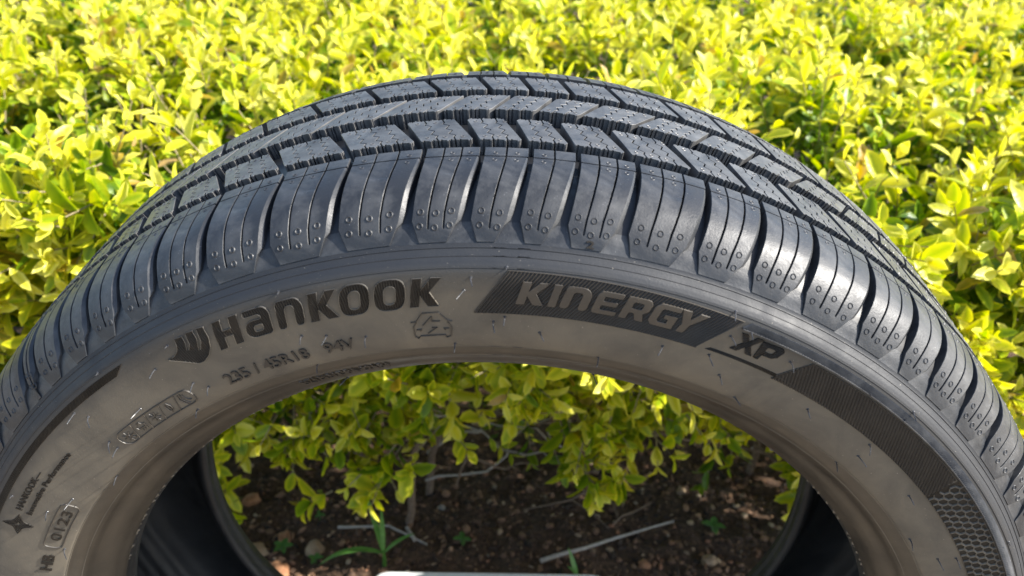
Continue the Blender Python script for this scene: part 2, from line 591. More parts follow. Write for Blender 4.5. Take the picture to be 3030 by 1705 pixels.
def rounded(poly, rad=0.1, n=4, sharp=()):
    out = []
    m = len(poly)
    for i in range(m):
        p0, p1, p2 = (Vector(poly[(i + d) % m]) for d in (-1, 0, 1))
        if i in sharp or rad == 0:
            out.append(tuple(p1)); continue
        r_ = min(rad, (p0 - p1).length * 0.48, (p2 - p1).length * 0.48)
        a = p1 + (p0 - p1).normalized() * r_; b = p1 + (p2 - p1).normalized() * r_
        for k in range(n + 1):
            t = k / n
            out.append(tuple(a * (1 - t) ** 2 + p1 * 2 * t * (1 - t) + b * t * t))
    return out
def rrect(x0, y0, x1, y1, r, n=5):
    return rounded([(x0, y0), (x1, y0), (x1, y1), (x0, y1)], r, n)
GL = {
 'H': ([(0,0),(.33,0),(.33,.38),(.67,.38),(.67,0),(1,0),(1,1),(.67,1),(.67,.62),(.33,.62),(.33,1),(0,1)], [], .0),
 'a': ([(.02,1),(.80,1),(1,.80),(1,0),(.22,0),(0,.18),(0,.46),(.2,.62),(.67,.62),(.67,.70),(.58,.78),(.02,.78)], [[(.33,.2),(.67,.2),(.67,.43),(.33,.43)]], .16),
 'n': ([(0,0),(.33,0),(.33,.78),(.60,.78),(.67,.7),(.67,0),(1,0),(1,.74),(.78,1),(0,1)], [], .16),
 'K': ([(0,0),(.32,0),(.32,.40),(.62,0),(1,0),(.62,.52),(.98,1),(.62,1),(.32,.60),(.32,1),(0,1)], [], .0),
 'I': ([(0,0),(1,0),(1,1),(0,1)], [], 0),
 'O': (rrect(0, 0, 1, 1, .42, 6), [rrect(.31, .2, .69, .8, .2, 5)], 0),
 'E': ([(.08,0),(1,0),(1,.2),(.33,.2),(.3,.24),(.3,.4),(.9,.4),(.9,.6),(.3,.6),(.3,.76),(.33,.8),(1,.8),(1,1),(.12,1),(0,.85),(0,.1)], [], .05),
 'R': ([(0,0),(.3,0),(.3,.32),(.5,.32),(.66,0),(1,0),(.82,.35),(1,.5),(1,.84),(.86,1),(0,1)], [[(.3,.52),(.7,.52),(.7,.8),(.3,.8)]], .05),
 'G': ([(1,1),(.18,1),(0,.82),(0,.18),(.16,0),(1,0),(1,.58),(.5,.58),(.5,.39),(.7,.39),(.7,.2),(.36,.2),(.3,.27),(.3,.73),(.36,.8),(1,.8)], [], .05),
 'Y': ([(.33,0),(.66,0),(.66,.4),(1,1),(.66,1),(.5,.64),(.34,1),(0,1),(.33,.4)], [], 0),
 'X': ([(0,0),(.3,0),(.5,.34),(.7,0),(1,0),(.68,.5),(1,1),(.7,1),(.5,.66),(.3,1),(0,1),(.32,.5)], [], 0),
 'P': ([(0,0),(.3,0),(.3,.3),(.82,.3),(1,.46),(1,.85),(.86,1),(0,1)], [[(.3,.5),(.7,.5),(.7,.8),(.3,.8)]], .05),
}
def quad_map(bl, br, tr_, tl):
    def f(x, y):
        a = (bl[0]*(1-x)+br[0]*x)*(1-y)+(tl[0]*(1-x)+tr_[0]*x)*y
        r = (bl[1]*(1-x)+br[1]*x)*(1-y)+(tl[1]*(1-x)+tr_[1]*x)*y
        return (a * 5.0, r)
    return f
def tri_wave(x, p):
    t = (x / p) % 1.0
    return abs(t * 2 - 1)
def add_glyph(ch, f, hatched, h0, h1, mat, label, pitch=1.15, slant=0.0):
    outer, holes, rad = GL[ch]
    if rad: outer = rounded(outer, rad); 
    # subdivide long edges so the outline follows the arc
    P = [f(x, y) for x, y in outer]
    H = [[f(x, y) for x, y in (rounded(h, 0.08) if rad else h)] for h in holes]
    if hatched:
        amin = min(p[0] for p in P); amax = max(p[0] for p in P)
        la = []
        k0 = math.floor(2 * (amin - 6) / pitch); k1 = math.ceil(2 * (amax + 6) / pitch)
        for k in range(k0, k1 + 1):
            la.append(((k * pitch / 2, 290, 0), Vector((1, -slant, 0)).normalized()))
        serr = lambda a, r: (h1 - h0) * (tri_wave(a - slant * (r - 290), pitch) - 1)
        bm = prism([(P, H)], h1, -0.2, la=la, mapf=map_side, serr=serr)
        me = bm_mesh('raised_letter', bm, 15)
    else:
        la = np.arange(math.floor(min(p[0] for p in P)), max(p[0] for p in P), 2.0)
        bm = prism([(P, H)], h1, -0.2, la=list(la), mapf=map_side, bevel=0.14)
        me = bm_mesh('raised_letter', bm, 28)
    return part('raised_letter', me, mat, label)

word1 = [('H', -27.86, -25.25, -24.42, -26.90, 282.5, 296.9), ('a', -24.75, -22.15, -21.40, -23.95, 282.5, 296.9), ('n', -21.60, -19.02, -18.25, -20.75, 282.5, 296.9),
         ('K', -18.48, -15.78, -15.15, -17.70, 282.5, 296.9), ('O', -15.65, -12.92, -12.25, -14.95, 281.8, 297.6), ('O', -12.50, -9.72, -9.15, -11.90, 281.8, 297.6),
         ('K', -9.33, -6.68, -6.12, -8.62, 282.5, 297.1)]
for ch, bl, br, tr_, tl, r0, r1 in word1:
    add_glyph(ch, quad_map((bl, r0), (br, r0), (tr_, r1), (tl, r1)), True, 0.05, 0.55, M_HATCH, 'serrated dark letter of the long maker name', 1.15)
word2 = [('K', .02, 2.45, 2.85, .59), ('I', 2.78, 3.50, 3.90, 3.22), ('n', 3.78, 6.20, 6.58, 4.27), ('E', 6.58, 8.75, 9.15, 6.98), ('R', 9.05, 11.32, 11.72, 9.50),
         ('G', 11.62, 13.95, 14.20, 11.96), ('Y', 13.70, 15.75, 16.60, 14.20)]
for ch, bl, br, tr_, tl in word2:
    add_glyph(ch, quad_map((bl, 284.3), (br, 284.3), (tr_, 295.9), (tl, 295.9)), False, 0, 1.15, M_LETTER, 'smooth slanted letter on the serrated panel')
for ch, bl, br, tr_, tl in [('X', 19.75, 21.95, 22.0, 19.9), ('P', 22.15, 23.75, 24.35, 22.0)]:
    add_glyph(ch, quad_map((bl, 284.0), (br, 284.2), (tr_, 294.2), (tl, 293.6)), True, 0.05, 0.6, M_HATCH, 'serrated letter beside the panel end', 1.2, 0.5)
# winged emblem before the name
wing = [(-32.9, 289.1), (-32.07, 289.5), (-31.45, 291.2), (-31.1, 293.6), (-30.85, 297.0), (-30.06, 296.6), (-30.2, 293.2), (-30.62, 289.4), (-30.42, 289.3), (-29.95, 291.6),
        (-29.62, 297.3), (-28.88, 297.0), (-29.0, 292.8), (-29.6, 287.2), (-29.4, 287.1), (-28.82, 290.9), (-28.45, 297.2), (-27.78, 296.8), (-27.95, 291.1), (-28.45, 286.3),
        (-29.16, 282.8), (-30.05, 280.6), (-30.7, 280.8), (-31.63, 284.4)]
GL['wing'] = (wing, [], 0)
add_glyph('wing', lambda x, y: (x * 5.0, y), True, 0.05, 0.55, M_HATCH, None, 1.15).name = 'winged_emblem'

def strip_panel(name, lo, hi, n, h0, h1, mat, label=None, skirt=True):
    """serrated panel: n ridges between the curves lo(t) and hi(t) -> (deg, r), t in 0..1"""
    bm = bmesh.new()
    prev = None
    m = 5
    for k in range(2 * n + 1):
        t = k / (2 * n)
        h = h1 if k % 2 else h0
        (a0, r0), (a1, r1) = lo(t), hi(t)
        c = []
        for q in range(m + 1):
            f = q / m
            c.append(bm.verts.new(surf_r(a0 + (a1 - a0) * f, r0 + (r1 - r0) * f, h)))
        c = [bm.verts.new(surf_r(a0, r0, -0.2))] + c + [bm.verts.new(surf_r(a1, r1, -0.2))]
        if prev:
            for q in range(len(c) - 1):
                bm.faces.new((prev[q], c[q], c[q + 1], prev[q + 1]))
        prev = c
    me = bm_mesh(name, bm, 15)
    return part(name, me, mat, label)
lerp = lambda a, b, t: a + (b - a) * t
strip_panel('serrated_panel', lambda t: (lerp(-3.61, 16.99, t), 278.4), lambda t: (lerp(-0.70, 19.5, t), lerp(300.0, 298.6, t)), 64, 0.05, 0.85, M_PANEL,
            'serrated panel behind the smooth letters')
def upright_panel(name, t0, t1, r0, r1, pitch, ends, h0, h1, mat, label):
    bm = bmesh.new()
    prev = None; k = 0; th = t0
    while th < t1:
        x = r0 * math.sin(R(th))
        h = h1 if k % 2 else h0
        c = []
        for q in range(7):
            r = lerp(r0, r1, q / 6)
            c.append(bm.verts.new((5.0 * math.degrees(math.asin(x / r)), r, h)))
        c = [bm.verts.new((c[0].co.x, r0, -0.2))] + c + [bm.verts.new((c[-1].co.x, r1, -0.2))]
        if prev:
            for q in range(len(c) - 1): bm.faces.new((prev[q], c[q], c[q + 1], prev[q + 1]))
        prev = c; k += 1
        th = math.degrees(math.asin(min(0.999, (x + pitch / 2) / r0)))
    for (a0, r_0, a1, r_1, sg) in ends:
        d = Vector((5 * (a1 - a0), r_1 - r_0, 0)); n = Vector((d.y, -d.x, 0)).normalized() * sg
        bmesh.ops.bisect_plane(bm, geom=bm.verts[:] + bm.edges[:] + bm.faces[:], dist=1e-4, plane_co=(5 * a0, r_0, 0), plane_no=n, clear_outer=True)
    for v in bm.verts: v.co = Vector(map_side(v.co.x, v.co.y, v.co.z))
    return part(name, bm_mesh(name, bm, 15), mat, label)
upright_panel('serrated_panel', 25.0, 54.0, 277.8, 294.1, 1.5, [(25.3, 280.0, 27.1, 293.8, -1), (48.2, 278.0, 47.6, 294.0, 1)], 0.05, 0.85, M_PANEL,
              'long serrated panel right of the short letters')
strip_panel('serrated_band', lambda t: (lerp(17.8, 25.4, t), 279.1), lambda t: (lerp(18.2, 25.2, t), lerp(280.6, 280.9, t)), 38, 0.05, 0.45, M_HATCH)
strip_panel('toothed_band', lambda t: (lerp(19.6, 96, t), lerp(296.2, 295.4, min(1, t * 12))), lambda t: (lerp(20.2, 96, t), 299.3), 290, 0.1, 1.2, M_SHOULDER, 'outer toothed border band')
strip_panel('serrated_band', lambda t: (lerp(-38.2, -100, t), 294.9), lambda t: (lerp(-36.8, -100, t), lerp(298.6, 298.2, t)), 250, 0.05, 0.4, M_HATCH, 'dark border band left of the emblem')

def ridge_path(bm, pts, w, h, closed=False, base=-0.05):
    """raised line; pts in (deg, r)"""
    P = [Vector((R(a) * r, r)) for a, r in pts]
    n = len(P)
    L = []
    for i in range(n):
        if closed: d = P[(i + 1) % n] - P[i - 1]
        else: d = P[min(i + 1, n - 1)] - P[max(i - 1, 0)]
        if d.length < 1e-9: d = Vector((1, 0))
        d.normalize()
        nx = Vector((-d.y, d.x)) * w / 2
        def vv(p, hh):
            return bm.verts.new(surf(p.x / p.y, s_of_r(p.y), hh))
        L.append((vv(P[i] + nx, base), vv(P[i] + nx * 0.45, h), vv(P[i] - nx * 0.45, h), vv(P[i] - nx, base)))
    rng_ = range(n) if closed else range(n - 1)
    for i in rng_:
        p, q = L[i], L[(i + 1) % n]
        for k in range(3):
            bm.faces.new((p[k], q[k], q[k + 1], p[k + 1]))
    if not closed:
        bm.faces.new(L[0]); bm.faces.new(L[-1][::-1])

def ridges(name, paths, mat, label=None, w=0.7, h=0.35):
    bm = bmesh.new()
    for p in paths:
        closed = len(p) > 2 and p[0] == p[-1]
        ridge_path(bm, p[:-1] if closed else p, w, h, closed)
    return part(name, bm_mesh(name, bm, 35), mat, label)

added_rim_bm = bmesh.new()  # rim added to catch light, in place of the recessed letters' lit edges
def outline_path(f, poly):
    P = [f(x, y) for x, y in poly]
    return [(a / 5.0, r) for a, r in P]
for ch, bl, br, tr_, tl, r0, r1 in word1:
    f = quad_map((bl, r0), (br, r0), (tr_, r1), (tl, r1))
    o_, h_, rad = GL[ch]
    ridge_path(added_rim_bm, outline_path(f, rounded(o_, rad) if rad else o_), 0.45, 0.75, True)
    for hh in h_: ridge_path(added_rim_bm, outline_path(f, rounded(hh, 0.08) if rad else hh), 0.45, 0.75, True)
ridge_path(added_rim_bm, wing, 0.45, 0.75, True)
part('added_letter_rim', bm_mesh('added_letter_rim', added_rim_bm, 35), M_SIDE, 'fine raised outline added round the serrated letters to catch light')

# frame of the first panel
ridges('panel_rim', [[(-3.61 + (2.91) * t, 278.4 + 21.6 * t) for t in np.linspace(0, 1, 8)],
                     [(lerp(-0.7, 19.6, t), lerp(300.1, 298.7, t)) for t in np.linspace(0, 1, 40)],
                     [(lerp(-3.61, 17.0, t), 278.3) for t in np.linspace(0, 1, 40)]], M_LETTER, None, 0.45, 0.6)
# honeycomb field
bm = bmesh.new()
cw = 4.8
rows_ = 6
def hexpt(u, v):       # u along the arc in mm (at r = 286), v = r
    return (48.3 + u / 5.0, v)
edges = set()
for rr_ in range(-1, rows_):
    for cc in range(-1, 56):
        cx = (cc + 0.5 * (rr_ % 2)) * cw
        cy = 279.2 + rr_ * cw * 0.80
        cor = [(round(cx + cw * 0.5 * sx, 3), round(cy + cw * 0.53 * sy, 3)) for sx, sy in ((0, 1), (1, .5), (1, -.5), (0, -1), (-1, -.5), (-1, .5))]
        for q in range(6):
            a, b = cor[q], cor[(q + 1) % 6]
            e = tuple(sorted((a, b)))
            mx, my = (a[0] + b[0]) / 2, (a[1] + b[1]) / 2
            if my < 278.1 or my > 294.6: continue
            if mx < (294.5 - my) * 0.10 - 1.0: continue
            edges.add(e)
seen = []
for (a, b) in edges:
    key = ((a[0] + b[0]) / 2, (a[1] + b[1]) / 2)
    if any(abs(key[0] - k[0]) < 0.5 and abs(key[1] - k[1]) < 0.5 for k in seen[-60:]): continue
    seen.append(key)
    ridge_path(bm, [hexpt(*a), hexpt(*b)], 0.95, 0.65)
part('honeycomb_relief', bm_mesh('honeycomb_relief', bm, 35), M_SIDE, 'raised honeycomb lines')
strip_panel('honeycomb_field', lambda t: (lerp(47.7, 94, t), 277.9), lambda t: (lerp(47.9, 94, t), 294.5), 60, 0.04, 0.07, M_HATCH)
ridges('panel_rim', [[(lerp(25.2, 94, t), 280.2 - 2.4 * min(1, t * 9)) for t in np.linspace(0, 1, 90)], [(lerp(27.1, 94, t), lerp(293.9, 294.8, min(1, t * 3))) for t in np.linspace(0, 1, 90)],
                     [(25.2, 280.1), (26.1, 286.8), (27.1, 293.8)]], M_LETTER, None, 0.4, 0.5)

# thin written lines, set from the built-in font
def text_relief(body, th0, th1, r0, r1, h, mat, name='raised_text', label=None, bold=0.0, shear=0.0):
    cu = bpy.data.curves.new('t', 'FONT')
    cu.body = body
    cu.size = 1.0
    cu.resolution_u = 3
    cu.offset = bold
    cu.shear = shear
    o = bpy.data.objects.new('t', cu)
    col.objects.link(o)
    dg = bpy.context.evaluated_depsgraph_get()
    me = o.evaluated_get(dg).to_mesh()
    V = np.array([v.co[:2] for v in me.vertices])
    Fc = [tuple(p.vertices) for p in me.polygons]
    bpy.data.objects.remove(o)
    mn, mx = V.min(0), V.max(0)
    cap = 0.73
    b = bmesh.new()
    vs = []
    for x, y in V:
        t = (x - mn[0]) / (mx[0] - mn[0])
        a = th0 + (th1 - th0) * t
        r = r0 + (r1 - r0) * (y / cap)
        vs.append((a, r))
    top = [b.verts.new(surf_r(a, r, h)) for a, r in vs]
    for f in Fc:
        try: b.faces.new([top[i] for i in f])
        except ValueError: pass
    bot = {}
    for e in list(b.edges):
        if len(e.link_faces) == 1:
            for v in e.verts:
                if v not in bot:
                    i = top.index(v) if False else None
                    bot[v] = None
    idx = {v: i for i, v in enumerate(top)}
    for v in bot: bot[v] = b.verts.new(surf_r(vs[idx[v]][0], vs[idx[v]][1], -0.15))
    for e in [e for e in b.edges if len(e.link_faces) == 1 and e.verts[0] in bot and e.verts[1] in bot]:
        v1, v2 = e.verts
        try: b.faces.new([v1, v2, bot[v2], bot[v1]])
        except ValueError: pass
    bpy.data.curves.remove(cu)
    return part(name, bm_mesh(name, b, 30), mat, label)
text_relief('235 / 45R18   94V', -29.95, -15.6, 263.2, 269.8, 0.9, M_PANEL, label='tyre size writing', bold=0.004)
text_relief('BZ18150DBA-22AB4', -24.4, -13.9, 240.2, 247.0, 0.6, M_BEAD, label='small mould code near the bead')
text_relief('HANKOOK\u2014', -60.8, -54.4, 285.9, 289.3, 0.5, M_HATCH, label='small dark name in two lines, upper line', bold=0.02)
text_relief('Innovative Performance', -61.1, -50.1, 280.6, 283.7, 0.5, M_HATCH, label='small dark name in two lines, lower line', bold=0.02)
text_relief('0123', -64.3, -58.8, 262.9, 268.3, 0.55, M_HATCH, label='week and year code', bold=0.01)
text_relief('HB', -70.0, -67.1, 263.1, 268.9, 0.55, M_HATCH, label='plant letters', bold=0.03)
text_relief('2', 5.35, 6.0, 309.6, 312.6, 0.5, M_HATCH, label='digit on a lug foot', bold=0.02)

def arc_round_rect(a0, a1, r0, r1, rad, n=6):
    """closed rounded rectangle path in (deg, r)"""
    k = 5.0 * (r0 + r1) / 2 / 286.0
    W = (a1 - a0) * k; Hh = r1 - r0
    P = rounded([(0, 0), (W, 0), (W, Hh), (0, Hh)], rad, n)
    out = []
    for i in range(len(P)):
        p, q = Vector(P[i]), Vector(P[(i + 1) % len(P)])
        m = max(1, int((q - p).length / 3))
        for t in range(m):
            c = p.lerp(q, t / m)
            out.append((a0 + c.x / k, r0 + c.y))
    return out + [out[0]]
ridges('code_frame', [arc_round_rect(-65.7, -57.8, 261.0, 270.2, 3.2)], M_LETTER, 'raised frame of the week code', 0.8, 0.5)
# strip of five weather signs
sg = [arc_round_rect(-45.1, -34.1, 262.6, 271.8, 4.4)]
for a in (-42.9, -40.65, -38.5, -36.35):
    sg.append([(a - 0.45, 262.8), (a + 0.45, 271.6)])
ridges('sign_frame', sg, M_LETTER, 'raised frame of the five weather signs', 0.8, 0.65)
def around(ca, cr, pts):       # mm offsets about a centre -> (deg, r)
    return [(ca + math.degrees(x / cr), cr + y) for x, y in pts]
sun_p = [around(-43.9, 267.0, [(1.5 * math.cos(t), 1.5 * math.sin(t)), (3.4 * math.cos(t), 3.2 * math.sin(t))]) for t in np.arange(0, 6.2, math.pi / 4)]
c_ = around(-43.9, 267.0, [(0.9 * math.cos(t), 0.9 * math.sin(t)) for t in np.linspace(0, 2 * math.pi, 9)]); c_[-1] = c_[0]
cloud = around(-41.7, 267.2, [(-2.6, -.6), (-2.9, .8), (-1.6, 1.4), (-.9, 2.6), (.9, 2.5), (1.3, 1.2), (2.6, .8), (2.4, -.7), (-2.6, -.6)]); cloud[-1] = cloud[0]
rain = [around(-41.7, 267.2, [(x, -1.4), (x - .5, -2.8)]) for x in (-1.4, 0.2, 1.8)]
snow = [around(-39.55, 267.2, [(0.6 * math.cos(t), 0.6 * math.sin(t)), (3.0 * math.cos(t), 3.0 * math.sin(t))]) for t in np.arange(0.25, 6.3, math.pi / 4)]
leafp = around(-37.4, 267.2, [(-.6, -3.2), (-1.4, -.8), (-1.1, 1.6), (.6, 3.0), (1.5, .6), (1.0, -1.4), (-.6, -3.2)]); leafp[-1] = leafp[0]
vein = around(-37.4, 267.2, [(-.4, -2.6), (.2, 0), (.5, 1.8)])
road = [around(-35.2, 267.2, [(x0, 3.4), (x0 - .9, 1), (x0 - .5, -1.6), (x0 + .6, -3.6)]) for x0 in (-1.6, -.3)] + [around(-35.2, 267.2, [(.7, 2.8), (.4, .6), (1.2, -1.2), (2.6, -2.0)])]
ridges('weather_sign', sun_p + [c_], M_LETTER, 'small sun sign', 0.75, 0.55)
ridges('weather_sign', [cloud] + rain, M_LETTER, 'small rain cloud sign', 0.7, 0.55)
ridges('weather_sign', snow, M_LETTER, 'small snowflake sign', 0.75, 0.55)
ridges('weather_sign', [leafp, vein], M_LETTER, 'small leaf sign', 0.7, 0.55)
ridges('weather_sign', road, M_LETTER, 'small curving road sign', 0.7, 0.55)
# car outline with a lightning stroke
car = [(-9.6, 273.7), (-9.08, 273.9), (-8.35, 278.6), (-6.86, 278.6), (-6.2, 274.2), (-5.72, 273.4)]
body = [(-9.08, 273.4), (-9.45, 270.6), (-9.5, 265.4), (-9.2, 263.9), (-8.95, 265.4), (-6.55, 265.4), (-6.45, 263.7), (-5.98, 264.7), (-5.85, 270.2), (-6.15, 273.0)]
bolt = [(-8.5, 271.4), (-7.55, 276.6), (-7.62, 273.8), (-6.85, 273.6)]
bolt2 = [(-7.7, 270.0), (-7.2, 270.1), (-8.15, 266.7)]
ridges('car_sign', [car, body, bolt, bolt2, [(-9.2, 269.2), (-8.7, 269.4), (-8.85, 268.3)], [(-6.1, 269.2), (-6.6, 269.4), (-6.45, 268.3)]], M_LETTER, 'raised outline of a car with a lightning stroke', 0.75, 0.65)
# star emblem of bent lines
star = []
for sc_ in (7.6, 5.7, 3.9, 2.2):
    loop = []
    for q in range(4):
        a0 = math.pi / 2 * q + 0.15; a1 = a0 + math.pi / 2
        p0 = Vector((math.cos(a0), math.sin(a0))) * sc_; p1 = Vector((math.cos(a1), math.sin(a1))) * sc_
        for t in np.linspace(0, 1, 7)[:-1]:
            m_ = p0.lerp(p1, t)
            loop.append(tuple(m_ * (1 - 0.36 * math.sin(math.pi * t))))
    lp = around(-63.1, 285.0, loop)
    star.append(lp + [lp[0]])
ridges('star_emblem', star, M_HATCH, None, 0.5, 0.45)
# thin raised rings on the side wall
for r_, w_, h_ in ((307.0, 0.5, 0.35), (302.6, 0.45, -0.02), (256.1, 0.5, 0.25), (248.6, 0.5, 0.12)):
    if h_ > 0:
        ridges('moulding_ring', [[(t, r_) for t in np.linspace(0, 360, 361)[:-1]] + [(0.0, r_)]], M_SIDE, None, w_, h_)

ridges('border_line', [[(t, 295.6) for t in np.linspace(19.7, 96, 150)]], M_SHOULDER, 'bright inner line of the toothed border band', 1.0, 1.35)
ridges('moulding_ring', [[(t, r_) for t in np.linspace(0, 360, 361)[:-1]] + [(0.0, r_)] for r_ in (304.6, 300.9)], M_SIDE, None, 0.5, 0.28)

# vent hairs
HAIRS = [(-34.7, 288.0), (-20.07, 276.2), (-17.83, 273.2), (-14.24, 268.6), (-5.77, 258.9), (-20.65, 256.0), (-20.2, 233.6), (-20.04, 300.6),
         (-31.93, 295.3), (-3.75, 296.6), (-4.4, 290.1), (-1.89, 273.2), (-0.85, 276.0), (2.51, 268.2), (14.14, 273.2), (18.53, 276.5), (20.71, 267.7), (23.94, 258.2),
         (8.84, 256.6), (10.13, 231.0), (19.18, 289.8), (20.5, 296.0), (25.33, 289.7), (-0.84, 301.2), (18.48, 301.2), (30.57, 272.0), (38.55, 275.6), (39.17, 267.2),
         (39.14, 256.0), (47.31, 271.4), (54.29, 259.0), (58.24, 266.9), (58.66, 275.3), (38.19, 301.2), (33.45, 296.2), (58.57, 301.4), (-32.98, 272.4),
         (-32.06, 266.9), (-39.81, 274.9), (-46.04, 271.6), (-46.26, 266.4), (-35.6, 257.8), (-45.01, 293.6), (-44.4, 287.9), (-59.28, 293.2), (-59.9, 274.6),
         (-56.64, 266.9), (-65.82, 259.7), (-51.07, 255.9), (-39.65, 301.0), (66.0, 270.0), (72.0, 262.0), (-75.0, 272.0)]
M_HAIR = rubber('vent_hair_rubber', (0.035, 0.037, 0.042), (0.09, 0.09, 0.095), 0.35, 0.7, 0.25, 300, 0.00001)
def hair_mesh(L, droop, bend):
    bm = bmesh.new()
    nseg = 5; rings_ = []
    for k in range(nseg + 1):
        t = k / nseg
        c = Vector((bend * t * t * L, -L * t, -droop * t * t * L))
        rad = lerp(0.36, 0.24, t)
        rings_.append([bm.verts.new(Vector((c.x + rad * math.cos(q), c.y, c.z + rad * math.sin(q))) * 1e-3) for q in np.arange(5) * 2 * math.pi / 5])
    for a, b in zip(rings_, rings_[1:]):
        for q in range(5): bm.faces.new((a[q], a[(q + 1) % 5], b[(q + 1) % 5], b[q]))
    bm.faces.new(rings_[-1])
    # the little foot disc
    ft = [bm.verts.new(Vector((0.85 * math.cos(q), 0.15, 0.85 * math.sin(q))) * 1e-3) for q in np.arange(8) * math.pi / 4]
    tp = [bm.verts.new(Vector((0.6 * math.cos(q), -0.3, 0.6 * math.sin(q))) * 1e-3) for q in np.arange(8) * math.pi / 4]
    for q in range(8): bm.faces.new((ft[q], ft[(q + 1) % 8], tp[(q + 1) % 8], tp[q]))
    bm.faces.new(tp)
    me = bm_mesh('vent_hair', bm, 40)
    me.materials.append(M_HAIR)
    return me
hms = [hair_mesh(6.0, 0.35, 0.0), hair_mesh(4.6, 0.5, 0.25), hair_mesh(6.8, 0.3, -0.2), hair_mesh(2.2, 0.1, 0.1), hair_mesh(5.2, 0.6, 0.4)]
for i, (a, r) in enumerate(HAIRS):
    hm = hms[3] if r > 293 and abs(a) < 60 and i % 3 else hms[[0, 1, 2, 4][i % 4]]
    o = link('vent_hair', hm, None, tyre)
    x, y, z = surf_r(a, r, 0.0)
    o.location = (x, y, z + HUB_Z)
    o.rotation_euler = (R(-12), 0, R(random.uniform(-14, 14)))
# ragged rubber flash along the bead toe
bm = bmesh.new()
for a in np.arange(-100, 100, 1.15):
    a += random.uniform(-0.3, 0.3)
    if random.random() < (0.15 if abs(a) > 28 else 0.85): continue
    w = random.uniform(0.25, 0.5); hh = random.uniform(0.5, 1.5)
    P = lambda aa, r, y: bm.verts.new((r * math.sin(R(aa)) * 1e-3, y * 1e-3, r * math.cos(R(aa)) * 1e-3))
    v = [P(a - w, 230.1, -33), P(a + w, 230.1, -33), P(a + w * 0.6, 230.1 - hh, -32.4), P(a - w, 229.6, -31.5), P(a + w, 229.6, -31.5)]
    for f in ((0, 1, 2), (3, 2, 4), (0, 2, 3), (1, 4, 2), (0, 3, 4, 1)): bm.faces.new([v[i] for i in f])
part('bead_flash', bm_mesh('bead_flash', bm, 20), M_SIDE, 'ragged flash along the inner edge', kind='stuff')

# ------------------------------------------------------------------ ground
def soil_mat():
    g = G('dark_soil')
    tc = g.n('ShaderNodeTexCoord').outputs['Object']
    n1 = g.noise(14, 8, 0.7, tc, 0.3); n2 = g.noise(190, 6, 0.75, tc)
    c = g.ramp(n2.outputs['Fac'], [(0.30, (0.024, 0.014, 0.009)), (0.50, (0.115, 0.064, 0.036)), (0.62, (0.20, 0.112, 0.060)), (0.74, (0.34, 0.20, 0.11))])
    c2 = g.mix(g.ramp(n1.outputs['Fac'], [(0.35, 0.0), (0.7, 0.6)]).outputs[0], c.outputs[0], (0.060, 0.040, 0.028))
    g.l(c2, g.b.inputs['Base Color'])
    g.b.inputs['Roughness'].default_value = 0.9
    g.bump(n2.outputs['Fac'], 0.006)
    return g.m
M_SOIL = soil_mat()
n_x, n_y = 260, 180
X, Yg = np.meshgrid(np.linspace(-0.9, 0.9, n_x), np.linspace(0.17, 1.4, n_y), indexing='ij')
Zg = np.zeros_like(X)
for i in range(n_x):
    for j in range(n_y):
        v = Vector((X[i, j] * 9, Yg[i, j] * 9, 0))
        Zg[i, j] = 0.007 * noise.noise(v) + 0.006 * noise.noise(v * 4.1) + 0.003 * noise.noise(v * 11)
ed = np.clip(np.minimum.reduce([X + 0.9, 0.9 - X, 1.4 - Yg, Yg - 0.17]) / 0.06, 0, 1)
Zg = (Zg + 0.002) * ed - 0.016 * (1 - ed)
I, J = np.meshgrid(np.arange(n_x - 1), np.arange(n_y - 1), indexing='ij')
a = I * n_y + J
me = np_mesh('planting_bed', np.stack([X, Yg, Zg], -1).reshape(-1, 3), np.stack([a, a + n_y, a + n_y + 1, a + 1], -1).reshape(-1, 4))
o = link('planting_bed', me, M_SOIL); tag(o, kind='structure')
def gz(x, y):
    v = Vector((x * 9, y * 9, 0))
    return 0.002 + 0.007 * noise.noise(v) + 0.006 * noise.noise(v * 4.1) + 0.003 * noise.noise(v * 11)
g = G('dry_earth')
tc = g.n('ShaderNodeTexCoord').outputs['Object']
nn = g.noise(6, 8, 0.65, tc)
g.l(g.ramp(nn.outputs['Fac'], [(0.3, (0.32, 0.24, 0.16)), (0.7, (0.46, 0.36, 0.25))]).outputs[0], g.b.inputs['Base Color'])
g.b.inputs['Roughness'].default_value = 0.95
g.bump(g.noise(80, 6, 0.7, tc).outputs['Fac'], 0.01)
M_EARTH = g.m
def sheet(name, x0, x1, y0, y1, z, mat):
    me = bpy.data.meshes.new(name)
    me.from_pydata([(x0, y0, z), (x1, y0, z), (x1, y1, z), (x0, y1, z)], [], [(0, 1, 2, 3)])
    o = link(name, me, mat); tag(o, kind='structure'); return o
sheet('ground', -30, 30, -30, 0.156, -0.0006, M_EARTH)
sheet('soil', -30, 30, 0.154, 30, -0.013, M_SOIL)

def blob(rad, sx, sy, sz, seed, sub=1, rough=0.25):
    bm = bmesh.new()
    bmesh.ops.create_icosphere(bm, subdivisions=sub, radius=1)
    for v in bm.verts:
        k = 1 + rough * noise.noise(v.co * 1.7 + Vector((seed * 3.1, seed, 0)))
        v.co = Vector((v.co.x * sx, v.co.y * sy, v.co.z * sz)) * k * rad
    return bm
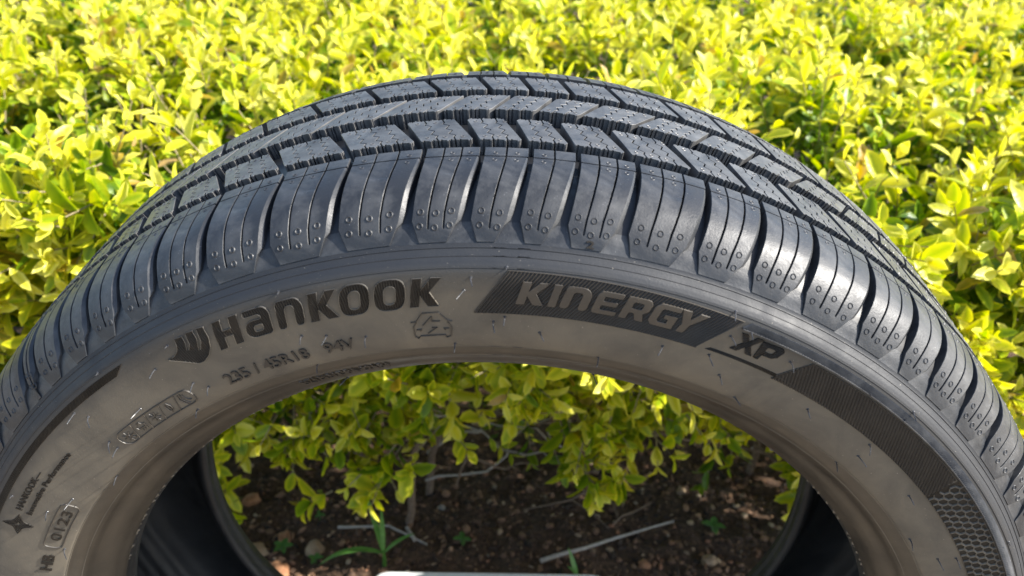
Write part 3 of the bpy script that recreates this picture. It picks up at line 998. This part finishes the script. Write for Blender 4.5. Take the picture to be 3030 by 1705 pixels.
# soil crumbs: thousands, one object
ico = bmesh.new(); bmesh.ops.create_icosphere(ico, subdivisions=1, radius=1)
IV = np.array([v.co[:] for v in ico.verts]); IF = np.array([[v.index for v in f.verts] for f in ico.faces]); ico.free()
def crumbs(name, n, smin, smax, colours, xr, yr, label, zoff=0.0):
    V = []; C = []
    pts = np.stack([rng.uniform(*xr, n), rng.uniform(*yr, n)], 1)
    for k in range(n):
        sc_ = smin + (smax - smin) * rng.random() ** 3
        q = IV * (1 + rng.normal(0, 0.16, (len(IV), 1))) * np.array([1, rng.uniform(.25, 1), rng.uniform(.2, .75)]) * sc_
        t = rng.uniform(0, 6.28); c, s = math.cos(t), math.sin(t)
        q = q @ np.array([[c, s, 0], [-s, c, 0], [0, 0, 1]])
        V.append(q + np.array([pts[k, 0], pts[k, 1], gz(*pts[k]) + zoff + sc_ * 0.2]))
        C.append(np.repeat([colours[rng.integers(len(colours))]], len(IV), 0) * rng.uniform(0.6, 1.3))
    V = np.concatenate(V); C = np.concatenate(C)
    F = (IF[None] + (np.arange(n) * len(IV))[:, None, None]).reshape(-1, 3)
    me = np_mesh(name, V, F, smooth=False)
    at = me.color_attributes.new('Col', 'FLOAT_COLOR', 'POINT')
    at.data.foreach_set('color', np.concatenate([np.clip(C, 0, 1), np.ones((len(C), 1))], 1).astype(np.float32).ravel())
    o = link(name, me, M_CRUMB); tag(o, label, 'soil crumbs', kind='stuff')
g = G('crumb')
at = g.n('ShaderNodeVertexColor', layer_name='Col')
g.l(at.outputs[0], g.b.inputs['Base Color']); g.b.inputs['Roughness'].default_value = 0.85
M_CRUMB = g.m
crumbs('soil_crumbs', 12000, 0.0012, 0.0065, [(.065, .038, .023), (.11, .062, .037), (.18, .10, .057), (.045, .029, .019), (.25, .14, .08)], (-0.5, 0.5), (0.2, 0.75),
       'loose dark crumbs covering the planting bed')
crumbs('bark_and_gravel_bits', 2300, 0.0010, 0.0050, [(.34, .20, .11), (.33, .22, .13), (.36, .25, .15), (.28, .13, .07), (.36, .27, .18), (.20, .10, .055)], (-0.48, 0.48), (0.22, 0.7),
       'small tan and orange bits strewn over the dark soil', 0.002)

# single stones
def stone_mat(name, c0, c1):
    g = G(name)
    tc = g.n('ShaderNodeTexCoord').outputs['Object']
    n1 = g.noise(90, 6, 0.7, tc)
    g.l(g.ramp(n1.outputs['Fac'], [(0.35, c0), (0.65, c1)]).outputs[0], g.b.inputs['Base Color'])
    g.b.inputs['Roughness'].default_value = 0.8
    g.bump(n1.outputs['Fac'], 0.002)
    return g.m
ST_TAN = stone_mat('tan_stone', (.22, .14, .08), (.38, .27, .16))
ST_OR = stone_mat('orange_stone', (.26, .11, .05), (.42, .22, .11))
ST_GR = stone_mat('grey_stone', (.26, .23, .20), (.44, .40, .34))
stones = [(-0.316, 0.409, .0125, ST_OR, 'rusty orange elongated stone below the leftmost hanging leaves'),
          (-0.219, 0.335, .0140, ST_TAN, 'large pale tan stone with a greenish side left of the grassy weed'),
          (-0.260, 0.354, .0105, ST_OR, 'smooth orange pebble just above the large pale tan stone'),
          (-0.294, 0.328, .0180, ST_TAN, 'broad flat brown stone against the left inner rim of the tyre'),
          (-0.017, 0.429, .0050, ST_TAN, 'small round tan pebble in the soil under the middle of the hedge'),
          (-0.078, 0.416, .0058, ST_GR, 'pale angular pebble under the left drooping shoot'),
          (0.233, 0.472, .0085, ST_TAN, 'rounded beige pebble at the right under the hedge hem'),
          (0.172, 0.342, .0078, ST_OR, 'brown round pebble below the long pale stick'),
          (0.251, 0.352, .0100, ST_TAN, 'lumpy tan stone near the lower right inner rim of the tyre'),
          (-0.253, 0.304, .0140, ST_OR, 'dark reddish stone at the bottom edge beside the left inner rim')]
for i, (x, y, r_, m_, lab) in enumerate(stones):
    bm = blob(r_, 1.0, random.uniform(.65, .9), random.uniform(.5, .7), i, 2, 0.5)
    o = link('pebble', bm_mesh('pebble', bm, 60), m_)
    o.location = (x, y, gz(x, y) + r_ * 0.2); o.rotation_euler = (0, 0, random.uniform(0, 3))
    tag(o, lab, 'stone', 'stones lying on the dark soil')

# ------------------------------------------------------------------ twigs, sticks, roots
def tube_bm(pts, radii, n=6, bm=None):
    bm = bm or bmesh.new()
    P = [Vector(p) for p in pts]
    prev = None
    for i, p in enumerate(P):
        d = (P[min(i + 1, len(P) - 1)] - P[max(i - 1, 0)]).normalized()
        u = d.orthogonal().normalized() if prev is None else (prev - d * prev.dot(d)).normalized()
        prev = u
        w = d.cross(u)
        r_ = radii[i] if hasattr(radii, '__len__') else radii
        ring_ = [bm.verts.new(p + (u * math.cos(q) + w * math.sin(q)) * r_) for q in np.arange(n) * 2 * math.pi / n]
        if i:
            for q in range(n): bm.faces.new((last[q], last[(q + 1) % n], ring_[(q + 1) % n], ring_[q]))
        else: bm.faces.new(ring_[::-1])
        last = ring_
    bm.faces.new(last)
    return bm
def wob(p0, p1, n, amp, sag=0.0):
    p0, p1 = Vector(p0), Vector(p1)
    out = []
    sd = random.uniform(0, 99)
    for k in range(n + 1):
        t = k / n
        p = p0.lerp(p1, t)
        e = math.sin(math.pi * t)
        p += Vector((noise.noise(Vector((sd, t * 3, 0))), noise.noise(Vector((sd, 5, t * 3))), noise.noise(Vector((t * 3, sd, 9))))) * amp * (0.3 + e)
        p.z -= sag * e
        out.append(p)
    return out
def bark(name, c0, c1):
    g = G(name)
    tc = g.n('ShaderNodeTexCoord').outputs['Object']
    n1 = g.noise(240, 5, 0.7, tc)
    g.l(g.ramp(n1.outputs['Fac'], [(0.3, c0), (0.7, c1)]).outputs[0], g.b.inputs['Base Color'])
    g.b.inputs['Roughness'].default_value = 0.8
    g.bump(n1.outputs['Fac'], 0.0008)
    return g.m
M_BARK = bark('hedge_bark', (.11, .075, .05), (.24, .175, .125))
M_DRY = bark('dry_wood', (.30, .26, .22), (.50, .45, .40))
M_ROOT = bark('root_bark', (.10, .065, .045), (.22, .15, .10))

P = wob((0.048, 0.335, 0.008), (0.214, 0.409, 0.010), 12, 0.004)
o = link('dry_stick', bm_mesh('dry_stick', tube_bm(P, list(np.linspace(.0028, .0011, 13))), 50), M_DRY)
tag(o, 'long pale dry stick lying slanted on the dark soil at lower right', 'stick')
P = wob((-0.199, 0.369, 0.008), (-0.137, 0.372, 0.012), 5, 0.002)[:-1] + wob((-0.137, 0.372, 0.012), (-0.088, 0.350, 0.008), 5, 0.002)
o = link('dry_twig', bm_mesh('dry_twig', tube_bm(P, list(np.linspace(.0019, .0011, len(P)))), 50), M_DRY)
tag(o, 'thin grey bent twig on the soil behind the grassy weed', 'twig')
P = wob((-0.116, 0.375, 0.008), (-0.103, 0.352, 0.012), 3, 0.001)
o = link('twig_stub', bm_mesh('twig_stub', tube_bm(P, .0024), 50), M_DRY)
tag(o, 'short pale broken twig just right of the grassy weed', 'twig')
bm = bmesh.new()
tube_bm([(0.024, 0.416, 0.014), (0.055, 0.424, 0.017), (0.087, 0.437, 0.016), (0.108, 0.452, 0.02)], [.0008, .0012, .0016, .002], 5, bm)
tube_bm([(0.087, 0.437, 0.016), (0.112, 0.415, 0.017), (0.133, 0.393, 0.014)], [.0014, .0013, .0008], 5, bm)
tube_bm([(0.133, 0.396, 0.014), (0.15, 0.41, 0.021), (0.165, 0.42, 0.018), (0.19, 0.44, 0.017)], [.0008, .0017, .0013, .001], 5, bm)
tube_bm([(0.145, 0.405, 0.018), (0.14, 0.43, 0.018), (0.13, 0.455, 0.016)], [.0015, .0012, .001], 5, bm)
for v_ in bm.verts: v_.co.z -= 0.007
o = link('surface_roots', bm_mesh('surface_roots', bm, 50), M_ROOT)
tag(o, 'thin branching brown roots lying bare on the soil under the hedge', 'roots')

# ------------------------------------------------------------------ leaves
def leaf_mat(name, trans=0.40, rough=0.36):
    g = G(name)
    at = g.n('ShaderNodeVertexColor', layer_name='Col')
    tc = g.n('ShaderNodeTexCoord').outputs['Object']
    n1 = g.noise(260, 3, 0.5, tc)
    c = g.mix(g.ramp(n1.outputs['Fac'], [(0.4, 0.0), (0.75, 0.35)]).outputs[0], at.outputs[0], (0.30, 0.34, 0.03))
    g.l(at.outputs[0], g.b.inputs['Base Color'])
    g.b.inputs['Roughness'].default_value = rough
    g.b.inputs['Specular IOR Level'].default_value = 0.38
    g.bump(n1.outputs['Fac'], 0.0008)
    tr_ = g.n('ShaderNodeBsdfTranslucent')
    hs = g.n('ShaderNodeHueSaturation')
    hs.inputs['Saturation'].default_value = 1.12
    hs.inputs['Value'].default_value = 1.15
    g.l(at.outputs[0], hs.inputs['Color'])
    g.l(hs.outputs[0], tr_.inputs['Color'])
    mx = g.n('ShaderNodeMixShader')
    mx.inputs[0].default_value = trans
    g.l(g.b.outputs[0], mx.inputs[1]); g.l(tr_.outputs[0], mx.inputs[2])
    g.l(mx.outputs[0], g.out.inputs['Surface'])
    return g.m
M_LEAF = leaf_mat('golden_leaf')

# leaf template: base at the origin, long axis +x, upper side +z.  11 verts, 12 tris
ST = [(0.20, 0.33), (0.48, 0.5), (0.80, 0.37)]
LV = [(0, 0, 0)]
for x, w in ST:
    LV += [(x, -w, 0.0), (x, 0, 0), (x, w, 0.0)]
LV += [(1, 0, 0)]
LV = np.array(LV)
LF = [(0, 1, 2), (0, 2, 3)]
for k in (0, 1):
    b = 1 + 3 * k
    LF += [(b, b + 3, b + 4), (b, b + 4, b + 1), (b + 1, b + 4, b + 5), (b + 1, b + 5, b + 2)]
LF += [(7, 10, 8), (8, 10, 9)]
LF = np.array(LF)
EDGE = (np.abs(LV[:, 1]) > 0.01).astype(float); EDGE[10] = 1

def hedge_top(x, y):
    v = Vector((x * 4.2, y * 4.2, 3.0))
    return 0.470 + 0.055 * noise.noise(v) + 0.050 * noise.noise(v * 2.9) - 0.55 * max(0.0, 0.40 - y) ** 1.2

leaf_base, leaf_dir, leaf_up, leaf_len, leaf_wid, leaf_col, leaf_curl = [], [], [], [], [], [], []
twigs = []
WIDE = [.34, .50]
def add_shoot(p, d, L, nodes, size, youth, bare=0.15):
    """a shoot with opposite leaf pairs; youth 0 = old green, 1 = golden tip"""
    d = Vector(d).normalized()
    side = d.orthogonal().normalized()
    side = Matrix.Rotation(random.uniform(0, 6.28), 3, d) @ side
    bend = Vector((random.gauss(0, .3), random.gauss(0, .3), random.gauss(-.1, .2)))
    q = Vector(p)
    tw = [q.copy()]
    hue = random.gauss(0, 1)
    for k in range(nodes):
        t = (k + 1) / nodes
        d = (d + bend * 0.10).normalized()
        q = q + d * (L / nodes)
        tw.append(q.copy())
        if t < bare: continue
        side = (side - d * side.dot(d)).normalized()
        side = Matrix.Rotation(R(90) + random.gauss(0, .25), 3, d) @ side
        for sgn in (1, -1):
            if random.random() < 0.08: continue
            ang = lerp(70, 28, t ** 1.5) + random.gauss(0, 13)
            ld = (side * sgn * math.sin(R(ang)) + d * math.cos(R(ang))).normalized()
            up = (d * math.sin(R(ang)) - side * sgn * math.cos(R(ang)))
            up = (up + Vector((random.gauss(0, .35), random.gauss(0, .35), random.gauss(0, .35)))).normalized()
            sz = size * (0.62 + 0.5 * math.sin(math.pi * min(1, 0.25 + 0.68 * t))) * random.uniform(.78, 1.18)
            y_ = max(0.0, min(1.0, youth * (0.45 + 0.65 * t) + random.gauss(0, .13)))
            leaf_base.append(q[:]); leaf_dir.append(ld[:]); leaf_up.append(up[:])
            leaf_len.append(sz); leaf_wid.append(sz * random.uniform(*WIDE))
            leaf_col.append((y_, hue * 0.5 + random.gauss(0, .6))); leaf_curl.append(random.uniform(.02, .34))
    # terminal pair
    twigs.append(tw)
    return q

# hedge crown
def visible_x(y): return 0.36 + 0.60 * (y + 0.385)
random.seed(21)
cnt = 0
y = 0.325
while y < 1.75:
    dens = 1250 if y < 1.25 else 650
    W = visible_x(y) + 0.12
    dy = 0.02
    n = int(dens * 2 * W * dy)
    for _ in range(n):
        x = random.uniform(-W, W); yy = y + random.uniform(0, dy)
        z = hedge_top(x, yy) - abs(random.gauss(0, .035)) - 0.045
        out = Vector((random.gauss(0, .42), random.gauss(-.22, .42), 1.0))
        gapn = noise.noise(Vector((x * 7.5, yy * 7.5, 8)))
        if gapn < -0.17 and random.random() < 0.85: continue
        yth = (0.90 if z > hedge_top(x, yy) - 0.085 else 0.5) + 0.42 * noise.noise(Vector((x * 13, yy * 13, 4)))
        add_shoot((x, yy, z), out, random.uniform(.05, .10), random.randint(4, 6), random.uniform(.022, .037), yth)
    y += dy
# hedge front face
for _ in range(800):
    x = random.uniform(-0.70, 0.70)
    z = random.uniform(0.14, 0.46)
    if z < 0.22 and random.random() < 0.88: continue
    if 0.16 < z < 0.30 and random.random() < 0.62: continue
    dep = abs(random.gauss(0, .035))
    gapn = noise.noise(Vector((x * 6.5, 2.0, z * 6.5)))
    if gapn < 0.0 and z < 0.36: continue
    yy = 0.335 + 0.55 * max(0, 0.34 - z) + 0.05 * noise.noise(Vector((x * 5, 1, z * 5))) + dep
    out = Vector((random.gauss(0, .5), -1.0, random.gauss(.15, .5)))
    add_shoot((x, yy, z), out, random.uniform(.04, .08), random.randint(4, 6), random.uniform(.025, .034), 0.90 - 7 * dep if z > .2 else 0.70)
for _ in range(1500):
    sx = random.choice((-1, 1))
    x = sx * random.uniform(0.34, 0.92)
    z = random.uniform(0.03, 0.42)
    dep = abs(random.gauss(0, .035))
    yy = 0.335 + 0.25 * max(0, 0.25 - z) + 0.05 * noise.noise(Vector((x * 5, 1, z * 5))) + dep
    out = Vector((random.gauss(0, .5), -1.0, random.gauss(.2, .5)))
    add_shoot((x, yy, z), out, random.uniform(.04, .08), random.randint(4, 6), random.uniform(.024, .034), 0.88 - 7 * dep)
for _ in range(150):
    x = random.uniform(-0.36, 0.40); z = random.uniform(0.15, 0.28)
    add_shoot((x, random.uniform(0.40, 0.52), z), (random.gauss(0, 1), -.5, random.gauss(-.1, .6)), random.uniform(.04, .07), 4, .025, random.uniform(.1, .5))
# inner older foliage
for _ in range(3800):
    yy = random.uniform(0.42, 1.75)
    W = visible_x(yy)
    x = random.uniform(-W, W); z = random.uniform(0.20, 0.40)
    if z < 0.27 and (yy < 0.8 or random.random() < .5): continue
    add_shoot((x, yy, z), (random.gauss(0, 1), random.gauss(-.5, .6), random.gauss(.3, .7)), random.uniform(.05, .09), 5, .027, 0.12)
WIDE[:] = [.46, .62]
# hanging sprays seen through the tyre: (x, z of the tip, y, length, spread)
SPRAYS = [(-0.150, 0.085, 0.33, 11, .030), (0.105, 0.118, 0.34, 10, .028), (0.075, 0.150, 0.34, 10, .028), (0.145, 0.150, 0.35, 9, .026), (-0.060, 0.150, 0.35, 7, .024),
          (-0.230, 0.145, 0.33, 11, .028), (-0.205, 0.125, 0.33, 8, .025), (-0.315, 0.130, 0.34, 7, .027), (-0.120, 0.200, 0.33, 12, .030), (0.235, 0.175, 0.36, 10, .025),
          (0.200, 0.205, 0.35, 9, .026), (0.292, 0.185, 0.35, 10, .026), (0.010, 0.170, 0.36, 7, .024), (-0.005, 0.232, 0.34, 6, .026), (0.045, 0.240, 0.34, 10, .030),
          (0.120, 0.235, 0.34, 9, .028), (-0.180, 0.215, 0.34, 12, .027), (-0.270, 0.205, 0.34, 10, .026), (-0.085, 0.245, 0.35, 10, .027), (-0.160, 0.140, 0.35, 10, .028),
          (0.265, 0.225, 0.36, 8, .025), (-0.100, 0.110, 0.38, 6, .024), (-0.335, 0.195, 0.36, 9, .026), (0.170, 0.185, 0.37, 8, .026), (0.330, 0.150, 0.38, 7, .026),
          (-0.225, 0.170, 0.37, 10, .027), (0.060, 0.195, 0.38, 9, .026)]
for (x, z, yy, n, sz) in SPRAYS:
    ln = random.uniform(.07, .12)
    yy -= 0.012; z += 0.014; sz *= 1.05
    add_shoot((x + random.gauss(0, .025), yy + 0.055, z + ln * 0.85), (random.gauss(0, .2), -0.45, -1.0), ln, max(5, n // 2 + 1), sz, 0.92)
    for _ in range(n):
        px, pz = x + random.gauss(0, .024), z + random.uniform(.01, .075)
        add_shoot((px, yy + random.uniform(.0, .05), pz), (random.gauss(0, .7), random.uniform(-1, -.3), random.gauss(-.25, .6)), random.uniform(.018, .04), random.randint(2, 4), sz * random.uniform(.7, 1), random.uniform(.50, 1.0))

nL = len(leaf_base)
B = np.array(leaf_base); D = np.array(leaf_dir); U = np.array(leaf_up)
U = U - D * np.sum(U * D, 1)[:, None]; U /= np.linalg.norm(U, axis=1)[:, None]
Sd = np.cross(U, D)
Ln = np.array(leaf_len); Wd = np.array(leaf_wid); Cu = np.array(leaf_curl)
x_ = LV[:, 0][None]; y_ = LV[:, 1][None]
Xl = x_ * Ln[:, None]
Yl = y_ * Wd[:, None] * (1 - 0.12 * Cu[:, None])
Zl = np.abs(y_) * Wd[:, None] * 0.42 - Cu[:, None] * Ln[:, None] * x_ ** 2 + rng.normal(0, .0007, (nL, len(LV)))
VV = B[:, None] + D[:, None] * Xl[..., None] + Sd[:, None] * Yl[..., None] + U[:, None] * Zl[..., None]
youth = np.array([c[0] for c in leaf_col]); jit = np.array([c[1] for c in leaf_col])
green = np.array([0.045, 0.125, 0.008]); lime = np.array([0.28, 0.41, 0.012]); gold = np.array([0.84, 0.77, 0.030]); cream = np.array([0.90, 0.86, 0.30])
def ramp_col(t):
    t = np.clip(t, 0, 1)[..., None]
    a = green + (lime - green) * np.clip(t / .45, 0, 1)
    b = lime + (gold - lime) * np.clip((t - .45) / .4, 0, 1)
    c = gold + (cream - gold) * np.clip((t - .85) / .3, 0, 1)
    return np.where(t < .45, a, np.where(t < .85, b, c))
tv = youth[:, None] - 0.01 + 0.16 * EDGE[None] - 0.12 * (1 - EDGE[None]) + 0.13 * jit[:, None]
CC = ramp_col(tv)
reddish = (rng.random(nL) < 0.03)
CC[reddish] *= np.array([0.62, 0.45, 0.9])
CC = np.clip(CC, 0, 1)

# which leaves show: rays from the camera against leaves and the tyre
allV = VV.reshape(-1, 3)
allF = (LF[None] + (np.arange(nL) * len(LV))[:, None, None]).reshape(-1, 3)
occ = []
nv0 = len(allV)
op = [(-33, 230), (-57, 256), (-64, 288), (-55, 308), (-17, 333), (113, 333), (153, 308), (160, 256), (129, 230)]
ov = []
for k in range(72):
    t = 2 * math.pi * k / 72
    for (yy, rr_) in op: ov.append((rr_ * math.sin(t) * 1e-3, yy * 1e-3, rr_ * math.cos(t) * 1e-3 + HUB_Z))
of = []
for k in range(72):
    for j in range(len(op) - 1):
        a = k * len(op) + j; b = ((k + 1) % 72) * len(op) + j
        of += [(nv0 + a, nv0 + b, nv0 + b + 1), (nv0 + a, nv0 + b + 1, nv0 + a + 1)]
bvh = BVHTree.FromPolygons(np.vstack([allV, ov]).tolist(), allF.tolist() + of)
hits = np.zeros(nL, int)
mw = cam.matrix_world; org = mw.translation; m3 = mw.to_3x3()
Wp, Hp = 404, 228
for j in range(Hp):
    for i in range(Wp):
        px = (i + .5) / Wp * 3030 - 1515; py = (j + .5) / Hp * 1705 - 852.5
        d = m3 @ Vector((px / F_PX, -py / F_PX, -1))
        h = bvh.ray_cast(org, d)
        if h[2] is not None and h[2] < len(allF): hits[h[2] // len(LF)] += 1
del bvh
order = np.argsort(-hits)
single = order[:300]
mask = np.ones(nL, bool); mask[single] = False
# leaves no ray and no light needs: keep all (they shade one another)

hedge = empty('hedge', (0, 0.7, 0))
tag(hedge, 'dense clipped hedge of golden yellow-green leaves behind the tyre', 'hedge')
HO = np.array([0, 0.7, 0])
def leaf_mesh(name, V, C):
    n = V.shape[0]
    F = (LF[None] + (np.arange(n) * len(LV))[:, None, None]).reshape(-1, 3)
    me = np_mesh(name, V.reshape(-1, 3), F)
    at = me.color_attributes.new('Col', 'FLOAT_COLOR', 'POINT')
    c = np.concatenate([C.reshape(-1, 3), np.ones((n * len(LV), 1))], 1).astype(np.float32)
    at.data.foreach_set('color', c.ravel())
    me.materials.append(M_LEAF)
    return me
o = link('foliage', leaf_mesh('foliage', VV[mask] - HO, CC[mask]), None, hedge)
o['kind'] = 'stuff'
for i in single:
    o = link('leaf', leaf_mesh('leaf', VV[i:i + 1] - B[i], CC[i:i + 1]), None, hedge)
    o.location = B[i] - HO

# shoots' stems, joined; their woody branches single
TV, TF = [], []
tri = np.array([[math.cos(q), math.sin(q), 0] for q in (0, 2.09, 4.19)])
nvt = 0
for tw in twigs:
    k = len(tw)
    for i, p in enumerate(tw):
        r_ = 0.0011 * (1 - 0.5 * i / k)
        dd = (tw[min(i + 1, k - 1)] - tw[max(i - 1, 0)]).normalized(); u = dd.orthogonal().normalized(); w = dd.cross(u)
        for q in range(3): TV.append(p + (u * tri[q, 0] + w * tri[q, 1]) * r_ - Vector(HO))
        if i:
            for q in range(3):
                TF.append((nvt - 3 + q, nvt - 3 + (q + 1) % 3, nvt + (q + 1) % 3, nvt + q))
        nvt += 3
M_SHOOT = bark('shoot_stem', (.22, .16, .09), (.42, .36, .20))
o = link('shoot_stems', np_mesh('shoot_stems', np.array(TV), np.array(TF)), M_SHOOT, hedge)
o['kind'] = 'stuff'
random.seed(5)
def branch(p0, p1, r0, r1, amp=0.02, n=10, name='branch', mat=None):
    P = [q - Vector(HO) for q in wob(p0, p1, n, amp)]
    link(name, bm_mesh(name, tube_bm(P, list(np.linspace(r0, r1, n + 1)), 7), 50), mat or M_BARK, hedge)
trunks = [(0.102, 0.462), (-0.118, 0.385), (-0.100, 0.435), (-0.30, 0.50), (0.33, 0.52), (0.20, 0.60), (-0.02, 0.60), (-0.20, 0.62), (-0.45, 0.55), (0.5, 0.55)]
for (x, yy) in trunks:
    branch((x, yy, -0.01), (x + random.gauss(0, .05), yy + random.gauss(0, .04), 0.40), .0050, .0026, .035, 10, 'trunk')
branch((-0.129, 0.380, 0.165), (-0.139, 0.372, 0.262), .0042, .0036, .002)
branch((-0.026, 0.385, 0.225), (-0.008, 0.372, 0.285), .0032, .0026, .003)
branch((0.065, 0.375, 0.262), (0.092, 0.40, 0.200), .0026, .0016, .003)
branch((-0.080, 0.380, 0.200), (0.050, 0.400, 0.165), .0018, .0011, .014)
branch((-0.050, 0.40, 0.100), (0.040, 0.405, 0.092), .0016, .0009, .008)
branch((-0.046, 0.395, 0.115), (-0.058, 0.40, 0.058), .0017, .0011, .004)
branch((0.150, 0.40, 0.160), (0.330, 0.42, 0.120), .0019, .0012, .012)
branch((0.090, 0.385, 0.215), (0.300, 0.41, 0.225), .0018, .0012, .014)
for _ in range(95):
    x, yy = random.choice(trunks)
    z0 = random.uniform(.03, .22)
    a = random.uniform(0, 6.28)
    L = random.uniform(.10, .22)
    branch((x, yy, z0), (x + math.cos(a) * L, yy + math.sin(a) * L * .6 - .03, z0 + random.uniform(0.0, .16)), random.uniform(.0014, .0028), .0008, .03, 8, 'branch', M_BARK if random.random() < .6 else M_DRY)

# ------------------------------------------------------------------ small plants on the bed
def blade_bm(base, dirv, L, w, droop, n=8):
    bm = bmesh.new()
    base = Vector(base); d = Vector(dirv).normalized(); s = Vector((-d.y, d.x, 0)).normalized() if (abs(d.x) + abs(d.y)) > .05 else Vector((1, 0, 0))
    prev = None
    p = base.copy()
    for k in range(n + 1):
        t = k / n
        ww = w * math.sin(math.pi * (0.12 + 0.88 * t)) ** 0.8 if t < 1 else 0.0002
        a, b, c = bm.verts.new(p - s * ww / 2 + Vector((0, 0, ww * .22))), bm.verts.new(p), bm.verts.new(p + s * ww / 2 + Vector((0, 0, ww * .22)))
        if prev:
            bm.faces.new((prev[0], prev[1], b, a)); bm.faces.new((prev[1], prev[2], c, b))
        prev = (a, b, c)
        d = (d + Vector((0, 0, -droop / n))).normalized()
        p = p + d * L / n
    return bm
def plain_leaf(name, c, trans=0.3):
    g = G(name)
    tc = g.n('ShaderNodeTexCoord').outputs['Object']
    nz = g.noise(120, 4, 0.6, tc)
    g.l(g.ramp(nz.outputs['Fac'], [(0.3, tuple(v * .75 for v in c)), (0.7, tuple(v * 1.25 for v in c))]).outputs[0], g.b.inputs['Base Color'])
    g.b.inputs['Roughness'].default_value = 0.4
    t = g.n('ShaderNodeBsdfTranslucent'); t.inputs['Color'].default_value = (*[v * 1.3 for v in c], 1)
    mx = g.n('ShaderNodeMixShader'); mx.inputs[0].default_value = trans
    g.l(g.b.outputs[0], mx.inputs[1]); g.l(t.outputs[0], mx.inputs[2]); g.l(mx.outputs[0], g.out.inputs['Surface'])
    return g.m
M_GRASS = plain_leaf('grass_blade', (0.11, 0.27, 0.045))
M_SEED = plain_leaf('seedling_leaf', (0.10, 0.24, 0.05))
weed = empty('grassy_weed', (-0.135, 0.318, 0.002))
tag(weed, 'young grassy weed with four long green blades at the bottom left of the tyre opening', 'weed')
for (d, L, w, dr) in (((-0.95, -.10, .60), .084, .0082, 1.5), ((-.30, .30, 1.3), .082, .0066, .5), ((.62, .20, .85), .045, .0060, .8), ((-.05, .22, 1.2), .062, .006, .2)):
    o = link('grass_blade', bm_mesh('grass_blade', blade_bm((0, 0, 0.022), d, L, w, dr), 60), M_GRASS, weed)
o = link('stem', bm_mesh('stem', tube_bm([(0, 0, -0.012), (0.001, 0, .012), (0, 0, .026)], [.0026, .0024, .0016]), 60), M_GRASS, weed)
def seedling(x, y, r_, n, lab):
    e = empty('seedling', (x, y, gz(x, y)))
    tag(e, lab, 'seedling', 'small green seedlings in the soil')
    link('stem', bm_mesh('stem', tube_bm([(0, 0, -.004), (0, 0, .010)], .0007, 5), 60), M_SEED, e)
    for k in range(n):
        a = 6.28 * k / n + random.uniform(-.3, .3)
        link('leaf', bm_mesh('leaf', blade_bm((0, 0, .009), (math.cos(a), math.sin(a), .45), r_, r_ * .55, .5, 4), 60), M_SEED, e)
seedling(0.262, 0.402, .016, 4, 'bright little green seedling at the right side of the bare soil')
seedling(-0.047, 0.363, .012, 4, 'tiny green seedling in the middle of the bare soil')
seedling(-0.257, 0.333, .013, 5, 'blue-green seedling left of the large pale tan stone')
seedling(-0.215, 0.318, .010, 4, 'small green seedling below the large pale tan stone')
seedling(-0.225, 0.385, .008, 3, 'lime seedling above the bent grey twig')
e = empty('grass_sprig', (0.092, 0.312, 0.000)); tag(e, 'single short grass sprig crossing the thick end of the pale stick', 'grass sprig')
link('grass_blade', bm_mesh('grass_blade', blade_bm((0, 0, 0), (-.25, .35, 1.0), .045, .0065, .6), 60), M_GRASS, e)
link('grass_blade', bm_mesh('grass_blade', blade_bm((0, 0, .012), (-.7, .3, .8), .018, .004, .6), 60), M_GRASS, e)

# ------------------------------------------------------------------ white lid at the bottom of the opening
g = G('white_plastic'); g.b.inputs['Base Color'].default_value = (.80, .81, .82, 1); g.b.inputs['Roughness'].default_value = .35
tc = g.n('ShaderNodeTexCoord').outputs['Object']
g.bump(g.noise(40, 3, .5, tc).outputs['Fac'], .0006)
bm = bmesh.new()
out = rrect(-0.134, -0.030, 0.134, 0.030, 0.020, 6)
lev = [(0.0, 0.0), (0.0, .012), (.0012, .0145), (.004, .016)]
loops = []
for ins, z in lev:
    f = 1 - ins / 0.030
    loops.append([bm.verts.new((x * (1 - ins / .137), y * f, z)) for x, y in out])
for a, b in zip(loops, loops[1:]):
    for k in range(len(a)): bm.faces.new((a[k], a[(k + 1) % len(a)], b[(k + 1) % len(b)], b[k]))
bm.faces.new(loops[-1]); bm.faces.new(loops[0][::-1])
o = link('white_lid', bm_mesh('white_lid', bm, 40), g.m)
o.location = (-0.008, 0.2725, 0.0068); o.rotation_euler = (0, 0, R(3.2))
tag(o, 'white plastic lid with rounded corners lying on the soil at the bottom edge', 'lid')
